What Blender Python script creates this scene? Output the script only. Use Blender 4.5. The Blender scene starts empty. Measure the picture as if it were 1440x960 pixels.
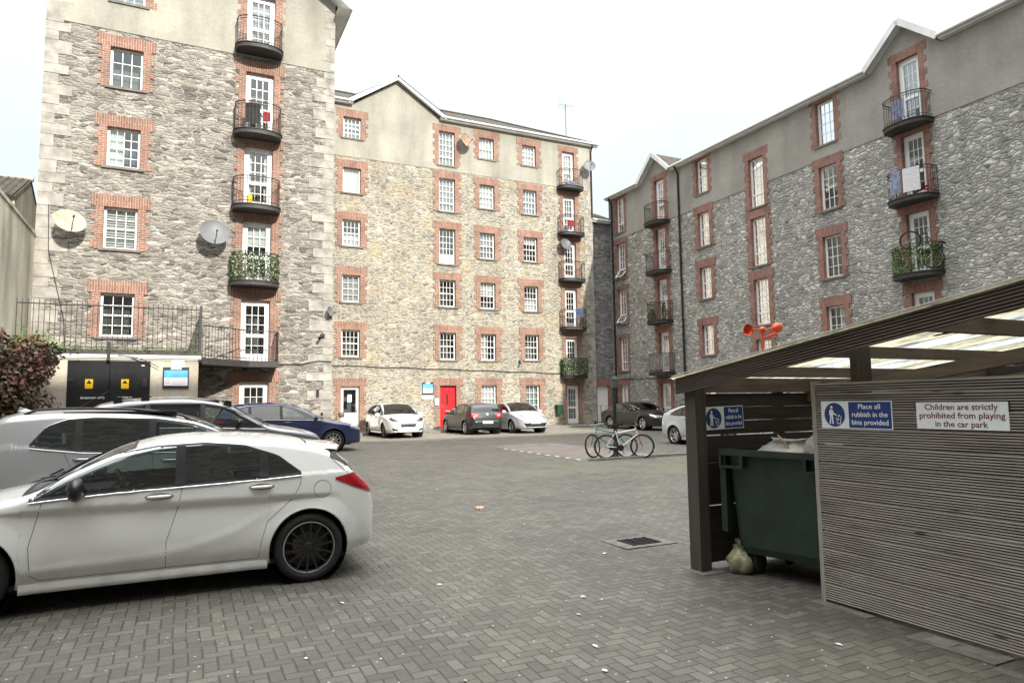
SUNV = (.16, 1.0, .58); SUN_E = 4.1; SKY_S = .128; CLOUD = (9.0, 9.2, 9.3); EXPO = .62
import bpy, bmesh, math, random
from mathutils import Vector, Matrix
from mathutils.bvhtree import BVHTree
random.seed(7)
sc = bpy.context.scene
col = sc.collection
PI = math.pi
TH = math.atan2(.4368, .8996)          # the courtyard is turned this far from the view direction
CT, ST = math.cos(TH), math.sin(TH)

def W(u, v, z=0.0):                     # courtyard axes (u along the facades, v away) -> world
    return Vector((CT * u - ST * v, ST * u + CT * v, z))

def sm(x, a, b):
    t = min(1, max(0, (x - a) / (b - a)))
    return t * t * (3 - 2 * t)

def G(u, v):                            # height of the yard surface
    Y = ST * u + CT * v
    return .011 * Y + .2 * sm(v, 9, 20) * (1 - sm(v, 24, 29)) * (1 - sm(u, 4.5, 9))

# ---------------------------------------------------------------- tagging
def tag(o, label=None, cat=None, group=None, kind=None):
    if label: o['label'] = label
    if cat: o['category'] = cat
    if group: o['group'] = group
    if kind: o['kind'] = kind
    return o

ORG = {}
def thing(name, label, cat, uvz, rot=0.0, group=None, frame=True):
    o = bpy.data.objects.new(name, None)
    o.empty_display_size = .3
    col.objects.link(o)
    o.location = W(*uvz)
    o.rotation_euler = (0, 0, TH + rot)
    tag(o, label, cat, group)
    ORG[o.name] = Vector(uvz)
    return o

class MB:
    def __init__(s):
        s.v = []; s.f = []; s.m = []; s.sm = []
    def add(s, vs, fs, mi=0, smooth=False):
        b = len(s.v)
        s.v += [tuple(p) for p in vs]
        for f in fs:
            s.f.append(tuple(i + b for i in f)); s.m.append(mi); s.sm.append(smooth)
        return s
    def box(s, x0, y0, z0, x1, y1, z1, mi=0):
        if x0 > x1: x0, x1 = x1, x0
        if y0 > y1: y0, y1 = y1, y0
        if z0 > z1: z0, z1 = z1, z0
        vs = [(x, y, z) for z in (z0, z1) for y in (y0, y1) for x in (x0, x1)]
        fs = [(0, 2, 3, 1), (4, 5, 7, 6), (0, 1, 5, 4), (2, 6, 7, 3), (0, 4, 6, 2), (1, 3, 7, 5)]
        return s.add(vs, fs, mi)
    def obox(s, c, ax, ay, az, mi=0):   # oriented box, half axes
        c = Vector(c); ax = Vector(ax); ay = Vector(ay); az = Vector(az)
        vs = [c + ax * i + ay * j + az * k for k in (-1, 1) for j in (-1, 1) for i in (-1, 1)]
        fs = [(0, 2, 3, 1), (4, 5, 7, 6), (0, 1, 5, 4), (2, 6, 7, 3), (0, 4, 6, 2), (1, 3, 7, 5)]
        return s.add(vs, fs, mi)
    def beam(s, a, b, w, h, mi=0, up=(0, 0, 1)):
        a = Vector(a); b = Vector(b); d = (b - a)
        n = d.normalized(); sd = n.cross(Vector(up)).normalized(); uu = sd.cross(n)
        return s.obox((a + b) / 2, d / 2, sd * w / 2, uu * h / 2, mi)
    def tube(s, pts, r, n=6, mi=0, closed=False, smooth=True, caps=True):
        pts = [Vector(p) for p in pts]; N = len(pts)
        rs = r if isinstance(r, (list, tuple)) else [r] * N
        vs = []; ref = None
        for i, p in enumerate(pts):
            if closed: d = pts[(i + 1) % N] - pts[i - 1]
            else: d = pts[min(i + 1, N - 1)] - pts[max(i - 1, 0)]
            d = d.normalized() if d.length > 1e-9 else Vector((0, 0, 1))
            if ref is None or abs(ref.dot(d)) > .95:
                ref = Vector((0, 0, 1)) if abs(d.z) < .9 else Vector((1, 0, 0))
            a = d.cross(ref).normalized(); b = d.cross(a)
            ref = -b if False else ref
            for k in range(n):
                t = 2 * PI * k / n
                vs.append(p + (a * math.cos(t) + b * math.sin(t)) * rs[i])
        fs = []
        M = N if closed else N - 1
        for i in range(M):
            j = (i + 1) % N
            for k in range(n):
                l = (k + 1) % n
                fs.append((i * n + k, i * n + l, j * n + l, j * n + k))
        s.add(vs, fs, mi, smooth)
        if caps and not closed:
            s.add(vs[:n], [tuple(range(n))], mi); s.add(vs[-n:], [tuple(reversed(range(n)))], mi)
        return s
    def lathe(s, prof, o=(0, 0, 0), ax=(0, 0, 1), n=24, mi=0, smooth=True, a0=0, a1=2 * PI):
        o = Vector(o); ax = Vector(ax).normalized()
        r = Vector((1, 0, 0)) if abs(ax.x) < .9 else Vector((0, 1, 0))
        x = (r - ax * r.dot(ax)).normalized(); y = ax.cross(x)
        full = abs(a1 - a0 - 2 * PI) < 1e-6
        cnt = n if full else n + 1
        vs = []
        for k in range(cnt):
            t = a0 + (a1 - a0) * k / n
            for (rr, h) in prof:
                vs.append(o + ax * h + (x * math.cos(t) + y * math.sin(t)) * rr)
        P = len(prof); fs = []
        for k in range(n):
            l = (k + 1) % cnt
            for i in range(P - 1):
                fs.append((k * P + i, l * P + i, l * P + i + 1, k * P + i + 1))
        return s.add(vs, fs, mi, smooth)
    def prism(s, poly, z0, z1, mi=0):       # poly in xy
        n = len(poly)
        vs = [(x, y, z0) for x, y in poly] + [(x, y, z1) for x, y in poly]
        fs = [tuple(reversed(range(n))), tuple(range(n, 2 * n))]
        for i in range(n):
            j = (i + 1) % n; fs.append((i, j, n + j, n + i))
        return s.add(vs, fs, mi)
    def grid(s, P, mi=0, smooth=True):      # P: 2D list of points
        R = len(P); C_ = len(P[0]); vs = [p for row in P for p in row]; fs = []
        for i in range(R - 1):
            for j in range(C_ - 1):
                a = i * C_ + j; fs.append((a, a + 1, a + C_ + 1, a + C_))
        return s.add(vs, fs, mi, smooth)
    def build(s, name, mats, parent=None, org=None, smooth=None):
        if org is None:
            org = ORG.get(parent.name, Vector((0, 0, 0))) if parent else Vector((0, 0, 0))
            if parent is not None and parent.name in LOCAL: org = Vector((0, 0, 0))
        org = Vector(org)
        me = bpy.data.meshes.new(name)
        me.from_pydata([tuple(Vector(p) - org) for p in s.v], [], s.f)
        if not isinstance(mats, (list, tuple)): mats = [mats]
        for m in mats: me.materials.append(m)
        me.polygons.foreach_set('material_index', s.m)
        me.polygons.foreach_set('use_smooth', [smooth if smooth is not None else x for x in s.sm])
        me.update()
        o = bpy.data.objects.new(name, me); col.objects.link(o)
        if parent is not None:
            o.parent = parent
            if parent.name in LOCAL: LOCAL.add(o.name)
            else: ORG[o.name] = ORG.get(parent.name, Vector((0, 0, 0)))
        return o
LOCAL = set()        # things whose parts are given in the thing's own coordinates

def lthing(*a, **k):
    o = thing(*a, **k); LOCAL.add(o.name); return o

def solo(mb, name, mat, label, cat, uvz, rot=0, group=None, kind=None):
    """a thing that is one mesh, given in its own coordinates"""
    o = mb.build(name, mat)
    o.location = W(*uvz); o.rotation_euler = (0, 0, TH + rot)
    return tag(o, label, cat, group, kind)

def copy_tree(o, parent=None):
    c = o.copy(); col.objects.link(c)
    if parent is not None: c.parent = parent
    for ch in list(o.children): copy_tree(ch, c)
    return c

# ---------------------------------------------------------------- node helpers
class X:
    nt = None
    def __init__(s, k): s.k = k
    @staticmethod
    def op(o, *a):
        n = X.nt.nodes.new('ShaderNodeMath'); n.operation = o
        for i, q in enumerate(a):
            if isinstance(q, X): X.nt.links.new(q.k, n.inputs[i])
            else: n.inputs[i].default_value = q
        return X(n.outputs[0])
    def __add__(s, o): return X.op('ADD', s, o)
    def __radd__(s, o): return X.op('ADD', s, o)
    def __sub__(s, o): return X.op('SUBTRACT', s, o)
    def __rsub__(s, o): return X.op('SUBTRACT', o, s)
    def __mul__(s, o): return X.op('MULTIPLY', s, o)
    def __rmul__(s, o): return X.op('MULTIPLY', s, o)
    def __truediv__(s, o): return X.op('DIVIDE', s, o)

def newmat(name):
    m = bpy.data.materials.new(name); m.use_nodes = True
    nt = m.node_tree; X.nt = nt
    return m, nt, nt.nodes['Principled BSDF']
def lk(a, b): X.nt.links.new(a.k if isinstance(a, X) else a, b)
def nd(t, **k):
    n = X.nt.nodes.new('ShaderNode' + t)
    for a, b in k.items(): setattr(n, a, b)
    return n
def inp(n, name, v):
    s = n.inputs[name]
    if isinstance(v, X): lk(v, s)
    elif isinstance(v, bpy.types.NodeSocket): lk(v, s)
    else: s.default_value = v
def coords(kind='Object'):
    return nd('TexCoord').outputs[kind]
def sep(vec):
    n = nd('SeparateXYZ'); lk(vec, n.inputs[0]); return X(n.outputs[0]), X(n.outputs[1]), X(n.outputs[2])
def comb(x, y, z=0.0):
    n = nd('CombineXYZ')
    for i, q in enumerate((x, y, z)):
        if isinstance(q, X): lk(q, n.inputs[i])
        else: n.inputs[i].default_value = q
    return n.outputs[0]
def noise(vec, scale, detail=3, rough=.55, dist=0, out=0):
    n = nd('TexNoise'); lk(vec, n.inputs['Vector'])
    n.inputs['Scale'].default_value = scale; n.inputs['Detail'].default_value = detail
    n.inputs['Roughness'].default_value = rough; n.inputs['Distortion'].default_value = dist
    return X(n.outputs[out])
def ramp(x, stops, interp='LINEAR'):
    n = nd('ValToRGB'); n.color_ramp.interpolation = interp; lk(x, n.inputs[0])
    el = n.color_ramp.elements
    while len(el) < len(stops): el.new(.5)
    for e, (p, c) in zip(el, stops):
        e.position = p
        e.color = (c, c, c, 1) if isinstance(c, (int, float)) else (*c, 1)
    return X(n.outputs[0])
def mix(a, b, f, mode='MIX'):
    n = nd('Mix', data_type='RGBA', blend_type=mode)
    for sidx, q in ((0, f), (6, a), (7, b)):
        if isinstance(q, X): lk(q, n.inputs[sidx])
        elif sidx == 0: n.inputs[0].default_value = q
        else: n.inputs[sidx].default_value = (*q, 1) if len(q) == 3 else q
    return X(n.outputs[2])
def bump(h, bsdf, strength=.5, dist=.02):
    n = nd('Bump'); n.inputs['Strength'].default_value = strength; n.inputs['Distance'].default_value = dist
    lk(h, n.inputs['Height']); lk(n.outputs[0], bsdf.inputs['Normal'])
def step(x, a, b):
    n = nd('MapRange', interpolation_type='SMOOTHSTEP'); lk(x, n.inputs[0])
    n.inputs[1].default_value = a; n.inputs[2].default_value = b
    return X(n.outputs[0])

def plain(name, c, rough=.6, metal=0, coat=0, var=0, vscale=6, bmp=0, bscale=40, spec=.5):
    m, nt, b = newmat(name)
    b.inputs['Roughness'].default_value = rough; b.inputs['Metallic'].default_value = metal
    b.inputs['Coat Weight'].default_value = coat; b.inputs['Coat Roughness'].default_value = .04
    b.inputs['Specular IOR Level'].default_value = spec
    if var:
        co = coords(); f = noise(co, vscale, 4)
        lo = tuple(x * (1 - var) for x in c); hi = tuple(min(1, x * (1 + var)) for x in c)
        lk(ramp(f, [(.3, lo), (.7, hi)]), b.inputs['Base Color'])
    else: b.inputs['Base Color'].default_value = (*c, 1)
    if bmp: bump(noise(coords(), bscale, 4), b, .6, bmp)
    return m

def stone_mat(name, cols, mortar, axis='x', big=(1.9, 5.2), small=(3.2, 9.0), mw=.07, tint=None, pale=.0, contrast=1.0, mixlo=.45):
    """random rubble: two sizes of flattened cells with pale uneven joints"""
    m, nt, b = newmat(name)
    x, y, z = sep(coords()); h = x if axis == 'x' else y
    p0 = comb(h, z, 0.0)
    def warp(sc1, a, bq):
        n1 = nd('TexNoise'); lk(p0, n1.inputs['Vector']); n1.inputs['Scale'].default_value = sc1; n1.inputs['Detail'].default_value = 5; n1.inputs['Roughness'].default_value = .6
        c = nd('SeparateColor'); lk(n1.outputs['Color'], c.inputs[0]); return (X(c.outputs[0]) - .5) * a, (X(c.outputs[1]) - .5) * bq
    w1 = warp(1.6, .55, .22); w2 = warp(9, .12, .055)
    hh = h + w1[0] + w2[0]; zz = z + w1[1] + w2[1]
    n = len(cols)
    def layer(sx, sz, off):
        p = comb(hh * sx + off, zz * sz + off * .37, 0.0)
        ve = nd('TexVoronoi', voronoi_dimensions='2D', feature='DISTANCE_TO_EDGE'); lk(p, ve.inputs['Vector']); ve.inputs['Scale'].default_value = 1; ve.inputs['Randomness'].default_value = .95
        vc = nd('TexVoronoi', voronoi_dimensions='2D', feature='F1'); lk(p, vc.inputs['Vector']); vc.inputs['Scale'].default_value = 1; vc.inputs['Randomness'].default_value = .95
        cc = nd('SeparateColor'); lk(vc.outputs['Color'], cc.inputs[0])
        return X(ve.outputs['Distance']), X(cc.outputs[0]), X(cc.outputs[1]), X(cc.outputs[2])
    A = layer(*big, 0.0); Bq = layer(*small, 13.7)
    msk = step(noise(comb(h * 1.0, z * 1.6, 0.0), 1.5, 3), mixlo, mixlo + .02)
    def mx(a, b_): return a + (b_ - a) * msk
    e, r1, r2, r3 = [mx(a, b_) for a, b_ in zip(A, Bq)]
    sc_ = ramp(r1, [((i + .5) / n, k) for i, k in enumerate(cols)])
    fine = noise(comb(h * .9, z * 1.3, 0.0), 15, 8, .68)
    scol = mix(sc_, ramp(fine, [(.28, .62), (.5, 1.0), (.72, 1.38)]), 1.0, 'MULTIPLY')
    scol = mix(scol, ramp(r2, [(0, 1 - .34 * contrast), (.5, 1.0), (.85, 1 + .14 * contrast), (1, 1 + .45 * contrast)]), 1.0, 'MULTIPLY')
    if pale: scol = mix(scol, (.62, .61, .58), step(r3, 1 - pale, 1 - pale + .02) * .8)
    jn = noise(p0, 7, 5, .7)
    jw = step(e + (jn - .5) * .16, mw * .1, mw * 1.3)
    mcol = mix(mortar, tuple(q * .6 for q in mortar), noise(p0, 4.1, 7, .7))
    mcol = mix(mcol, ramp(fine, [(.3, .7), (.7, 1.25)]), 1.0, 'MULTIPLY')
    base = mix(mcol, scol, jw)
    gap = (1.0 - step(e + (jn - .5) * .05, 0.0, .022)) * step(noise(p0, 2.7, 4), .5, .62)
    base = mix(base, tuple(q * .22 for q in mortar), gap * .8)
    base = mix(base, ramp(noise(p0, .35, 6, .62), [(.3, .8), (.5, 1.0), (.7, 1.14)]), 1.0, 'MULTIPLY')
    sv_ = nd('TexNoise'); lk(comb(h * 1.3, z * .2, 0.0), sv_.inputs['Vector']); sv_.inputs['Scale'].default_value = .9; sv_.inputs['Detail'].default_value = 7
    base = mix(base, ramp(X(sv_.outputs[0]), [(.35, .82), (.55, 1.0)]), .7, 'MULTIPLY')
    if tint: base = mix(base, tint[0], ramp(noise(p0, tint[1], 5), [(.5, 0.0), (.74, tint[2])]))
    lk(base, b.inputs['Base Color'])
    b.inputs['Roughness'].default_value = .92; b.inputs['Specular IOR Level'].default_value = .25
    hgt = step(e + (jn - .5) * .06, 0.0, mw * 2.6) * 1.0 + fine * .55 + r3 * .5
    bump(hgt, b, .85, .03)
    return m

def render_mat(name, c, streak=.25, green=(.25, .27, .18)):
    m, nt, b = newmat(name)
    x, y, z = sep(coords()); p = comb(x + y, z, 0.0)
    big = noise(p, .45, 6, .6); fine = noise(p, 9, 5)
    st = nd('TexNoise'); lk(comb((x + y) * 1.1, z * .22, 0.0), st.inputs['Vector']); st.inputs['Scale'].default_value = 1; st.inputs['Detail'].default_value = 7
    base = ramp(big, [(.3, tuple(q * .8 for q in c)), (.55, c), (.75, tuple(min(1, q * 1.18) for q in c))])
    base = mix(base, ramp(X(st.outputs[0]), [(.35, 1 - streak), (.6, 1.05)]), 1.0, 'MULTIPLY')
    base = mix(base, green, ramp(noise(p, .8, 5), [(.52, 0.0), (.75, .35)]))
    base = mix(base, ramp(fine, [(.3, .9), (.7, 1.08)]), 1.0, 'MULTIPLY')
    lk(base, b.inputs['Base Color']); b.inputs['Roughness'].default_value = .92
    bump(fine + noise(p, 60, 3) * .4, b, .4, .006)
    return m

def brick_mat(name, c1, c2, mortar, axis='x', soldier=False):
    m, nt, b = newmat(name)
    x, y, z = sep(coords()); h = x if axis == 'x' else y
    vec = comb(z, h, 0.0) if soldier else comb(h, z, 0.0)
    t = nd('TexBrick'); lk(vec, t.inputs['Vector'])
    t.inputs['Scale'].default_value = 1; t.inputs['Brick Width'].default_value = .225 if not soldier else .5
    t.inputs['Row Height'].default_value = .077; t.inputs['Mortar Size'].default_value = .008
    t.inputs['Mortar Smooth'].default_value = .3; t.inputs['Bias'].default_value = 0
    t.inputs['Color1'].default_value = (*c1, 1); t.inputs['Color2'].default_value = (*c2, 1); t.inputs['Mortar'].default_value = (*mortar, 1)
    p = comb(h, z, 0.0)
    base = mix(X(t.outputs[0]), ramp(noise(p, 14, 5, .7), [(.3, .7), (.55, 1.02), (.8, 1.35)]), 1.0, 'MULTIPLY')
    base = mix(base, ramp(noise(p, 1.3, 4), [(.35, .78), (.6, 1.08)]), 1.0, 'MULTIPLY')
    lk(base, b.inputs['Base Color']); b.inputs['Roughness'].default_value = .88
    bump(X(t.outputs[1]) * -1.0 + noise(p, 30, 4) * .4, b, .6, .01)
    return m

def wood_mat(name, c, axis='y', grey=.3, scale=1.0, rough=.8, dark=.55):
    m, nt, b = newmat(name)
    x, y, z = sep(coords())
    if axis == 'y': v = comb(x * 9.0, y * .7, z * 9.0)
    elif axis == 'x': v = comb(x * .7, y * 9.0, z * 9.0)
    else: v = comb(x * 9.0, y * 9.0, z * .7)
    n1 = noise(v, 2.2 * scale, 6, .65, .6); n2 = noise(coords(), 1.6, 4)
    base = ramp(n1, [(.25, tuple(q * dark for q in c)), (.5, c), (.75, tuple(min(1, q * 1.45) for q in c))])
    g = sum(c) / 3
    base = mix(base, (g * 1.3, g * 1.3, g * 1.25), ramp(n2, [(.4, 0.0), (.7, grey)]))
    kn = nd('TexVoronoi'); lk(comb(x * 2.0, y * 1.2, z * 5.0) if axis != 'z' else comb(x * 5.0, y * 5.0, z * 1.2), kn.inputs['Vector']); kn.inputs['Scale'].default_value = 1.5
    base = mix(tuple(q * .25 for q in c), base, step(X(kn.outputs['Distance']), .05, .13))
    lk(base, b.inputs['Base Color']); b.inputs['Roughness'].default_value = rough
    bump(n1, b, .5, .004)
    return m

def paving_mat(name):
    m, nt, b = newmat(name)
    x, y, z = sep(coords())
    # courtyard axes: the object is already in them
    S = 1 / .091
    wob = noise(comb(x, y, 0.0), .8, 2)
    px = x * S + (wob - .5) * .6; py = y * S + (noise(comb(y, x, 3.0), .8, 2) - .5) * .6
    ix = X.op('FLOOR', px); iy = X.op('FLOOR', py)
    fx = px - ix; fy = py - iy
    mm = X.op('FLOORED_MODULO', ix - iy, 4.0)
    def eq(k): return X.op('COMPARE', mm, float(k), .1)
    m0, m1, m2, m3 = eq(0), eq(1), eq(2), eq(3)
    dl = fx + m1 * 2.0; dr = 1.0 - fx + m0 * 2.0; db = fy + m2 * 2.0; dt = 1.0 - fy + m3 * 2.0
    d = X.op('MINIMUM', X.op('MINIMUM', dl, dr), X.op('MINIMUM', db, dt))
    bx = ix - m1; by = iy - m2
    wn = nd('TexWhiteNoise', noise_dimensions='2D'); lk(comb(bx, by), wn.inputs['Vector'])
    rv = X(wn.outputs['Value'])
    d = d + (noise(comb(x, y, 0.0), 22, 4) - .5) * .07
    joint = step(d, .02, .085)
    base = ramp(rv, [(0, (.062, .056, .047)), (.35, (.076, .070, .058)), (.7, (.088, .081, .067)), (1, (.112, .103, .086))])
    p = comb(x, y, 0.0)
    base = mix(base, ramp(noise(p, 45, 5, .7), [(.3, .72), (.5, 1.0), (.75, 1.4)]), 1.0, 'MULTIPLY')
    base = mix(base, ramp(noise(p, .55, 6, .65), [(.3, .68), (.5, 1.0), (.72, 1.28)]), 1.0, 'MULTIPLY')
    jc = mix((.035, .034, .03), (.05, .062, .025), ramp(noise(p, .5, 4), [(.42, 0.0), (.65, 1.0)]))
    base = mix(jc, base, joint)
    # lichen and gum spots, dried dirt
    vs = nd('TexVoronoi', voronoi_dimensions='2D'); lk(p, vs.inputs['Vector']); vs.inputs['Scale'].default_value = 5.5
    spot = 1.0 - step(X(vs.outputs['Distance']) + (noise(p, 60, 3) - .5) * .10, .025, .06)
    cs = nd('SeparateColor'); lk(vs.outputs['Color'], cs.inputs[0])
    spot = spot * step(X(cs.outputs[0]), .62, .7)
    base = mix(base, (.52, .51, .47), spot * .7)
    base = mix(base, (.25, .235, .15), ramp(noise(p, 2.3, 6, .7), [(.6, 0.0), (.8, .4)]))
    # paler sand colour near the far wall
    oil = step(noise(comb(x * .8, y * 1.0, 7.0), .9, 4, .5), .64, .74)
    base = mix(base, (.03, .028, .024), oil * .5)
    tyre = step(noise(comb(x * .25, y * 3.2, 3.0), 1.0, 3), .56, .66)
    base = mix(base, (.045, .042, .037), tyre * .28)
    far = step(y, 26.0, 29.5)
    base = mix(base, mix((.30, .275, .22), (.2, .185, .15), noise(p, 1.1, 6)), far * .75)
    mossy = step(noise(p, .9, 5) + step(y, 9.0, 14.0) * (1.0 - step(y, 15.0, 17.5)) * .28 * step(x, 4.0, 9.0), .62, .85)
    base = mix(base, (.12, .122, .062), mossy * .4)
    lk(base, b.inputs['Base Color'])
    lk(ramp(noise(p, 3, 4), [(.3, .52), (.7, .75)]), b.inputs['Roughness'])
    b.inputs['Specular IOR Level'].default_value = .7
    bump(joint * 1.0 + noise(p, 60, 4) * .25 + rv * .35, b, .8, .008)
    return m

def glass_mat(name, tint=(.75, .8, .8), refl=.11):
    m, nt, b = newmat(name)
    nt.nodes.remove(b); out = [n for n in nt.nodes if n.type == 'OUTPUT_MATERIAL'][0]
    tr = nd('BsdfTransparent'); tr.inputs[0].default_value = (*tint, 1)
    gl = nd('BsdfGlossy'); gl.inputs['Roughness'].default_value = .03; gl.inputs[0].default_value = (.95, .97, 1, 1)
    fr = nd('Fresnel'); fr.inputs[0].default_value = 1.5
    f = X(fr.outputs[0]) * 1.0 + refl
    g = nd('MixShader'); lk(X.op('MINIMUM', f, 1.0), g.inputs[0]); lk(tr.outputs[0], g.inputs[1]); lk(gl.outputs[0], g.inputs[2])
    wv = nd('Bump'); wv.inputs['Strength'].default_value = .06; wv.inputs['Distance'].default_value = .05
    lk(noise(coords(), 2.2, 1), wv.inputs['Height']); lk(wv.outputs[0], gl.inputs['Normal'])
    lk(g.outputs[0], out.inputs[0])
    return m

def leaf_mat(name, a, b_, c):
    m, nt, b = newmat(name)
    oi = nd('Attribute', attribute_name='tone')
    lk(ramp(X(oi.outputs['Fac']), [(0, a), (.5, b_), (1, c)]), b.inputs['Base Color'])
    b.inputs['Roughness'].default_value = .5
    b.inputs['Subsurface Weight'].default_value = 0
    return m

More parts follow.
